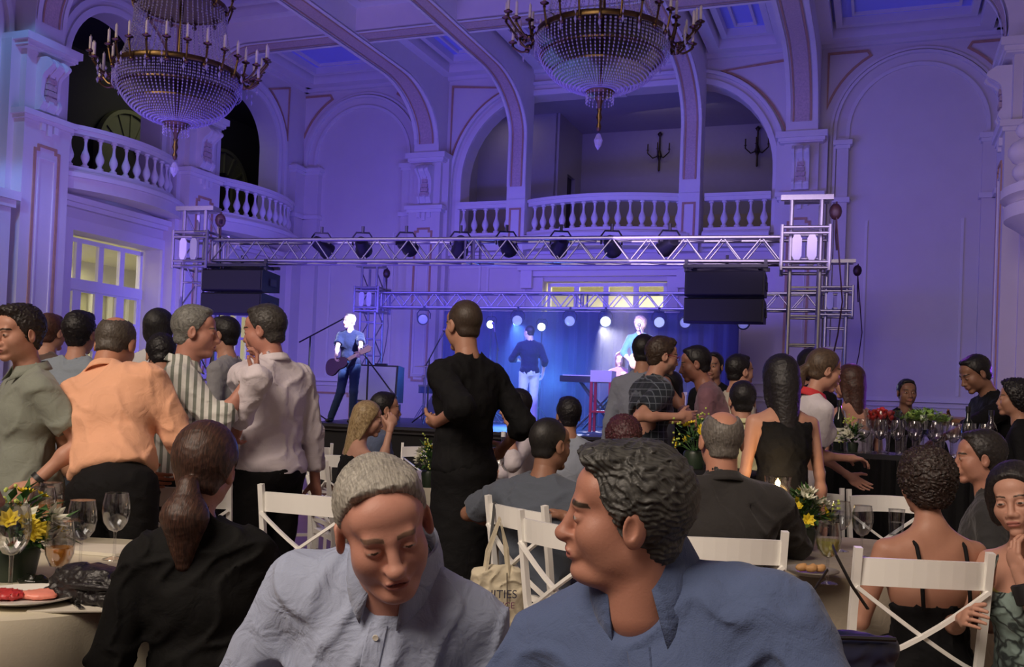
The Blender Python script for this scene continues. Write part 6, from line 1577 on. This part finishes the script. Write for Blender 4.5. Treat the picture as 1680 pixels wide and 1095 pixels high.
def bouquet(label, p, r, h, ny, nw, nl, seed, vase='low', s=1.0, tall=True):
    R_ = random.Random(seed); t = thing('flower_arrangement', label, 'flowers', p)
    if vase == 'low':
        b = MB(); b.lathe([(0,0),(r*.42,0),(r*.52,h*.30),(r*.46,h*.36),(0,h*.36)], 18); b.build('vase', mat('dark green pot', (.02,.035,.02), .4), t, True)
    else:
        b = MB(); b.lathe([(0,0),(.05,0),(.05,.008),(.010,.02),(.010,h*.45),(.045,h*.62),(.055,h*.8)], 18); b.build('vase', M_glass, t, True)
    def pt(k):
        a = R_.random()*2*PI; e = R_.random(); ph = math.acos(1-e*(1.0 if vase == 'low' else .8)); v = Vector((math.cos(a)*math.sin(ph), math.sin(a)*math.sin(ph), math.cos(ph)))
        return Vector((v.x*r*k, v.y*r*k, h*.42+v.z*(h*.58)*k)), v
    st = MB()
    for i in range(ny):
        c, v = pt(R_.uniform(.8,1.0)); b = MB(); petal_flower(b, (0,0,0), R_.uniform(.020,.032)*s, (0,0,1)); o = b.build('yellow_flower', M_yel, t, False, c); o.rotation_euler = v.to_track_quat('Z','Y').to_euler(); st.tube([(0,0,h*.3), c*.6+Vector((0,0,h*.15)), c], .0022, 4)
    for i in range(nw):
        c, v = pt(R_.uniform(.7,.95)); b = MB(); petal_flower(b, (0,0,0), R_.uniform(.028,.042)*s, (0,0,1), 7, .8); o = b.build('white_flower', M_wht, t, False, c); o.rotation_euler = v.to_track_quat('Z','Y').to_euler(); st.tube([(0,0,h*.3), c], .0022, 4)
    for i in range(5):
        c, v = pt(1.15); b = MB()
        for k in range(7): b.ball(c+Vector((R_.uniform(-.02,.02),R_.uniform(-.02,.02),R_.uniform(-.02,.05))), .006, 6)
        b.build('bud_sprig', M_lime, t)
        st.tube([(0,0,h*.3), c], .002, 4)
    st.build('stems', M_leaf, t)
    lf = MB()
    for i in range(nl):
        c, v = pt(R_.uniform(.35,.95)); d = (v+Vector((R_.uniform(-.7,.7),R_.uniform(-.7,.7),R_.uniform(-.7,.4)))).normalized(); leaf(lf, c, d, R_.uniform(.035,.075)*s, .013*s)
    o = lf.build('foliage', M_leaf, t); o['kind'] = 'stuff'; return t
bouquet('low arrangement of yellow and cream flowers on the left table', T_(20,950), .145, .27, 14, 11, 200, 3, s=1.05)
bouquet('yellow and white flower arrangement by the candle jar on the right table', Vector((1.28,4.25,.752)), .13, .26, 14, 8, 220, 5)
bouquet('small white and green flower arrangement on the middle table behind the waiter', T_(703,800), .10, .30, 4, 8, 120, 7)
bouquet('yellow flowers in a tall thin vase on the far table', T_(1004,742), .10, .52, 12, 2, 80, 8, 'tall')
bouquet('yellow flowers on the small high table by the man with glasses', Vector((TE.x, TE.y, 1.022)), .12, .26, 12, 2, 100, 9)
# --- candle jar on the right table
p = Vector((1.27,4.60,.752)); t = thing('candle_jar', 'glass jar with a burning candle on the right table', 'candle', p)
b = MB(); b.lathe([(0,.0),(.052,.0),(.055,.01),(.055,.16),(.042,.18),(.045,.205)], 22); b.lathe([(.043,.205),(.040,.18),(.052,.158),(.052,.012),(0,.006)], 22); b.build('jar', M_glass, t, True)
b = MB(); b.lathe([(0,.008),(.035,.008),(.035,.135),(.0,.130)], 16); b.build('wax', mat('lit wax', (.85,.7,.45), .5, emit=(1,.55,.2), estr=.6), t, True)
b = MB(); b.lathe([(0,.132),(.008,.145),(.011,.160),(.005,.182),(0,.196)], 10); b.build('flame', mat('flame', (1,.8,.4), .5, emit=(1,.70,.30), estr=40), t, True); t.scale = (1.4,1.4,1.4)
point(p+Vector((0,0,.34)), 1.1, (1,.65,.3), .03)
for (px, py, l, k, f) in ((1357,958,'wine glass with white wine standing before the flowers on the right table','wine',M_wine),(1378,905,'wine glass behind the white wine on the right table','wine',M_water),(1413,915,'wine glass left of the curly-haired woman','wine',M_water)):
    glass(l, T_(px,py), k, f, .5, 1.05)
glass('water tumbler next to the shoulder of the curly-haired woman', T_(1470,880), 'tumbler', M_water, .5, 1.1)
p = T_(1330,945); plate('dark rimmed plate with pastry on the right table', p, .10, mat('grey china', (.25,.23,.2), .3))
for i, (dx, dy) in enumerate(((0,0),(.035,.01),(-.03,.015))): lump('pastry', 'golden pastry, %s of the three on the dark plate' % ('middle', 'rightmost', 'leftmost')[i], 'food', (p.x+dx,p.y+dy,p.z+.012), [ell((0,0,.014),(.022,.016,.014)), ell((.01,0,.02),(.012,.012,.012))], mat('pastry', (.55,.30,.12), .6))['group'] = 'pastries on the right table'
# --- glasses and bottle on the middle table
for i, (px, py, k) in enumerate(((815,795,'wine'),(832,800,'wine'),(846,792,'flute'),(858,797,'wine'),(822,785,'flute'),(715,800,'wine'),(727,795,'wine'))):
    glass((('stemmed glass nearest the waiter','clear stemmed glass at the front of the cluster','tall flute glass','rightmost stemmed glass','small flute behind the stemmed glasses')[i] + ' in the cluster right of the waiter') if px > 760 else ('stemmed glass %s the flowers just left of the waiter' % ('before', 'right of')[i-5]), T_(px,py), k, M_water if i % 2 else None, .4, 1.25, 'glasses on the middle table')
# --- bar counter
BA, BB = P(1350, 745, 6.15), P(1650, 745, 5.85); bd = (BB-BA); BL = math.hypot(bd.x, bd.y); ba_ = math.atan2(bd.y, bd.x)
t = thing('bar_counter', 'long black-draped bar counter with glasses and fruit', 'counter', (BA.x, BA.y, 0), ba_)
b = MB(); b.box(0,BL,0,.55,1.06,1.10); b.build('countertop', mat('bar top', (.03,.03,.035), .25), t)
vs = []; n = 60
for i in range(n+1):
    x = BL*i/n; o_ = .012*math.sin(i*1.3); vs += [(x,-.01+o_,1.07),(x,-.02+o_*2,.02)]
b = MB(); b.add(vs, [(2*i,2*i+1,2*i+3,2*i+2) for i in range(n)]); b.build('skirt', K_blackcloth, t, True)
b = MB(); b.box(.02,BL-.02,.03,.5,.0,1.06); b.build('counter_body', M_black, t)
bx, by = math.cos(ba_), math.sin(ba_)
def on_bar(u, v=.2, z=1.102): return Vector((BA.x+bx*u-by*v, BA.y+by*u+bx*v, z))
def bowl(label, p, r, h):
    t = thing('glass_bowl', label, 'bowl', p); b = MB(); b.lathe([(0,-.098),(r*.5,-.098),(r*.45,-.09),(.012,-.08),(.012,0),(0,0)], 16); b.build('pedestal', M_glass, t, True); b = MB(); b.lathe([(0,0),(r*.35,0),(r*.30,.02),(r*.8,h*.4),(r,h)], 22); b.lathe([(r*.985,h),(r*.78,h*.42),(r*.28,.03),(0,.02)], 22); b.build('bowl', M_glass, t, True); return t
bs = on_bar(.36,.25,1.20); bowl('glass bowl heaped with strawberries on the bar', bs, .12, .18)
sm = None
V, Q = nets([ell((0,0,0),(.016,.016,.012)), ell((0,0,-.012),(.009,.009,.012))], .004, .01); sme = np_mesh('strawberry', V, Q, mat('strawberry', (.55,.03,.02), .35, var=.2, scale=60))
for i in range(26):
    a = i*2.4; r = .09*math.sqrt((i % 13)/13); o = link('strawberry', sme, None, (bs.x+r*math.cos(a), bs.y+r*math.sin(a), bs.z+.13+.028*(i//13)+.03*(1-r/.09)+.0), a); tag(o, 'red strawberry heaped in the glass bowl on the bar', 'fruit', 'strawberries in the glass bowl')
bl_ = on_bar(.62,.22,1.20); bowl('wide glass bowl of limes and green leaves on the bar', bl_, .16, .16)
b = MB(); R_ = random.Random(5)
for i in range(260):
    a = R_.random()*6.28; r = .15*math.sqrt(R_.random()); leaf(b, (r*math.cos(a), r*math.sin(a), .12+.10*(1-r/.15)*R_.random()), (R_.uniform(-1,1),R_.uniform(-1,1),R_.uniform(0,1)), .05, .014)
o = b.build('green_leaves', M_lime if 0 else mat('mint green', (.22,.38,.08), .5, var=.3), None, False, bl_); tag(o, 'heap of green leaves and limes in the wide bowl', 'leaves', None, 'stuff')
lm = MB().lathe([(0,-.024),(.012,-.021),(.022,-.01),(.024,0),(.022,.01),(.012,.021),(0,.024)], 12).mesh('lime', mat('lime skin', (.30,.45,.06), .4), True)
for i in range(10):
    a = i*.63+.2; o = link('lime', lm, None, (bl_.x+.10*math.cos(a), bl_.y+.10*math.sin(a), bl_.z+.125+.02*(i%2))); tag(o, 'lime lying among the green leaves in the wide bowl', 'fruit', 'limes in the wide bowl')
bouquet('white flowers in a pot at the left end of the bar', on_bar(.18,.10), .07, .18, 0, 9, 60, 12)
i = 0
for u in (.24,.34,.44,.54,.66,.76,.85,.94):
    for v in (.06,.16):
        glass('%s, %s from the left in the %s row on the bar' % (('clear stemmed glass','clear straight tumbler')[i % 2], ORD[i//2], ('front','second')[v > .1]), on_bar(u+.03*(v > .1), v), ('wine','tumbler')[i % 2], None, .3, 1.05, 'glasses along the bar'); i += 1
def bottle(label, p, h=.30, m=None, r=.037, cap=None):
    t = thing('bottle', label, 'bottle', p); b = MB(); b.lathe([(0,0),(r,0),(r,h*.60),(r*.85,h*.68),(r*.36,h*.78),(r*.34,h*.97),(r*.40,h*.97),(r*.40,h),(0,h)], 18); b.build('bottle_body', m or mat('dark bottle glass', (.008,.012,.01), .08), t, True)
    b = MB(); b.lathe([(r+.001,h*.18),(r+.0015,h*.18),(r+.0015,h*.45),(r+.001,h*.45)], 18); b.build('label', mat('paper label', (.6,.58,.5), .7), t, True)
    b = MB(); b.lathe([(r*.42,h*.90),(r*.43,h*1.005),(0,h*1.01)], 12); b.build('cap', cap or M_black, t, True); return t
bottle('dark green bottle at the left end of the bar by the flowers', on_bar(.10,.30), .33)
bottle('dark bottle between the fruit bowls and the barman', on_bar(.88,.34), .32)
bottle('clear bottle with violet glint near the barman', on_bar(1.0,.25), .30, M_glass)
bottle('white-capped water bottle on the middle table beside the waiter', T_(823,790), .36, M_glass, .042, mat('white cap', (.8,.8,.82), .4))
# unseen purple spots: one from behind the barman, one down on to the bar
spot(Vector((4.5,7.5,1.7)), Vector((3.25,6.6,1.15)), 50, 55, (.30,.07,1.0), .6)
spot(W(5.6, 9.0, 3.0), Vector((BB.x-.6,BB.y,1.2)), 40, 30, (.45,.10,1.0), .6)
# --- things on and behind the chairs
I = PERSONS['P15']; c = c15.location; a = c15.rotation_euler.z
def cw(o, x, y, z): return o.matrix_basis @ Vector((x, y, z))
bpy.context.view_layer.update()
hook = P(816, 832, 4.15); bag_c = P(815, 985, 4.05)
t = thing('tote_bag', 'cream canvas tote bag with dark lettering hung from the chair', 'bag', (bag_c.x, bag_c.y, bag_c.z), .18)
V, Q = nets([ell((0,0,-.02),(.100,.042,.160)), cone((-.08,0,.11),(.08,0,.11),.018), cone((-.085,0,-.13),(.085,0,-.13),.035), cone((-.075,0,.1),(-.09,0,-.12),.02), cone((.075,0,.1),(.09,0,-.12),.02)], .006, .05, folds(.006,.09,21)); link('bag_body', np_mesh('bag_body', V, Q, C('canvas', (.60,.54,.40))), t)
for y in (-.03, .03):
    b = MB(); b.tube([(-.055,y,.10),(-.045,y,.20),(.0,y*.5,.34),(.03,y,.22),(.045,y,.10)], .008, 4, flat=.5); b.build('handle', C('canvas', (.60,.54,.40)), t)
b = MB(); b.tube([(.03,-.046,.12),(.035,-.052,0),(.03,-.048,-.14)], .003, 4); b.build('seam', mat('dark seam', (.10,.08,.06), .8), t)
def text(body, size, loc, rot, m, parent, nm='lettering', ext=.0006):
    cu = bpy.data.curves.new(nm, 'FONT'); cu.body = body; cu.size = size; cu.extrude = ext; cu.align_x = 'CENTER'; cu.materials.append(m)
    o0 = bpy.data.objects.new(nm, cu); COL.objects.link(o0); bpy.context.view_layer.update(); me = bpy.data.meshes.new_from_object(o0); bpy.data.objects.remove(o0); o = bpy.data.objects.new(nm, me); COL.objects.link(o); o.parent = parent; o.location = loc; o.rotation_euler = rot; return o
M_ink = mat('dark ink', (.03,.03,.06), .7); M_ink2 = mat('plum ink', (.16,.05,.10), .7)
text('UNITIES', .048, (-.012,-.060,.020), (PI/2,0,0), M_ink, t); text('FERENCE', .036, (-.008,-.060,-.022), (PI/2,0,0), M_ink2, t)
for i, s_ in enumerate(('- - - - - - -', '- - - - -')): 
    b = MB(); b.box(-.05,.04-.02*i,-.0595,-.0588,-.045-.018*i,-.042-.018*i); b.build('fine_print_line', M_ink2, t)
def strap(label, pts, w=.007, m=None):
    b = MB(); b.tube(pts, w, 4, flat=.4); o = b.build('bag_strap', m or M_black, None); return tag(o, label, 'strap')
strap('black shoulder strap hanging from the tote bag chair', [P(812,824,4.2), P(806,880,4.15), P(800,960,4.15)], .009)
strap('black bag strap slung over the rail of the curly woman chair', [P(1366,896,3.05), P(1372,912,2.98), P(1398,962,2.96), P(1424,1000,2.98)], .007)
strap('thin black strap crossing in front of the taupe tablecloth', [P(1358,935,3.2), P(1335,970,3.15), P(1314,1006,3.12)], .006)
bg = thing('handbag', 'dark navy padded handbag behind the shoulder of the man in profile', 'bag', P(1375,1060,2.35), .1)
V, Q = nets([ell((0,0,-.05),(.135,.05,.085)), cone((-.11,-.02,.0),(.11,-.02,.0),.03), cone((-.11,-.02,-.09),(.11,-.02,-.09),.04)], .008, .03, folds(.004,.1,2)); link('bag_body', np_mesh('bag_body', V, Q, mat('navy leather', (.012,.015,.045), .35)), bg)
b = MB(); b.tube([(-.115,-.055,.030),(.0,-.060,.034),(.115,-.055,.030)], .006, 6); b.build('zip', M_black, bg, True)
# shirt details of the foreground men
def front_details(key, mt, btn, zs, x0=.0, pocket=False):
    I = PERSONS[key]; r = I['root']; MT_ = I['MT']; ob = [c for c in r.children if c.name.startswith('shirt')][0]
    from mathutils.bvhtree import BVHTree
    me = ob.data; bv = BVHTree.FromPolygons([v.co for v in me.vertices], [tuple(p.vertices) for p in me.polygons])
    fwd = (MT_.to_3x3() @ Vector((0,1,0)))
    def hit(x, z, off=.004):
        o = MT_ @ Vector((x, .5, z)); h = bv.ray_cast(o, -fwd); return (h[0] + fwd*off, h[1]) if h[0] else (MT_ @ Vector((x,.16,z)), fwd)
    rows = [hit(x0+dx, .46-.02*i, o_) for i in range(20) for dx, o_ in ((-.018,.001),(-.016,.004),(.016,.004),(.018,.001))]
    b = MB(); b.add([q[0] for q in rows], [(i*4+k, i*4+k+1, i*4+5+k, i*4+4+k) for i in range(19) for k in range(3)]); b.build('placket', mt, r, True)
    for z in zs:
        c, n = hit(x0, z, .005); b = MB(); b.lathe([(0,0),(.0055,0),(.006,.0015),(.0055,.003),(0,.002)], 12, T=Matrix.Translation(c) @ fwd.to_track_quat('Z','Y').to_matrix().to_4x4()); b.build('button', btn, r, True)
    if pocket:
        x1 = -.085; vs = [hit(x1+dx, z, .005)[0] for z in (.30,.285,.24,.19) for dx in (-.055,-.02,.02,.055)]; b = MB(); b.add(vs, [(i*4+k,i*4+k+1,i*4+5+k,i*4+4+k) for i in range(3) for k in range(3)]); o = b.build('chest_pocket', mt, r, True); o.modifiers.new('t','SOLIDIFY').thickness = .003
        c, n = hit(x1+.02, .30, .012); up = MT_.to_3x3() @ Vector((0,0,1)); b = MB(); b.tube([c-up*.05, c+up*.030], .0045, 8); b.tube([c+up*.028+fwd*.006, c-up*.012+fwd*.007], .0018, 6); o = b.build('pen', mat('black pen', (.01,.01,.012), .2), None, True); o.matrix_world = r.matrix_basis; tag(o, 'black clip pen in the chest pocket of the light blue shirt', 'pen')
front_details('F1', K_f1, mat('shirt button', (.75,.72,.62), .3), (.44,.34,.24), 0, True)
front_details('F2', K_f2, mat('dark button', (.04,.05,.08), .3), (.30,.20), 0)
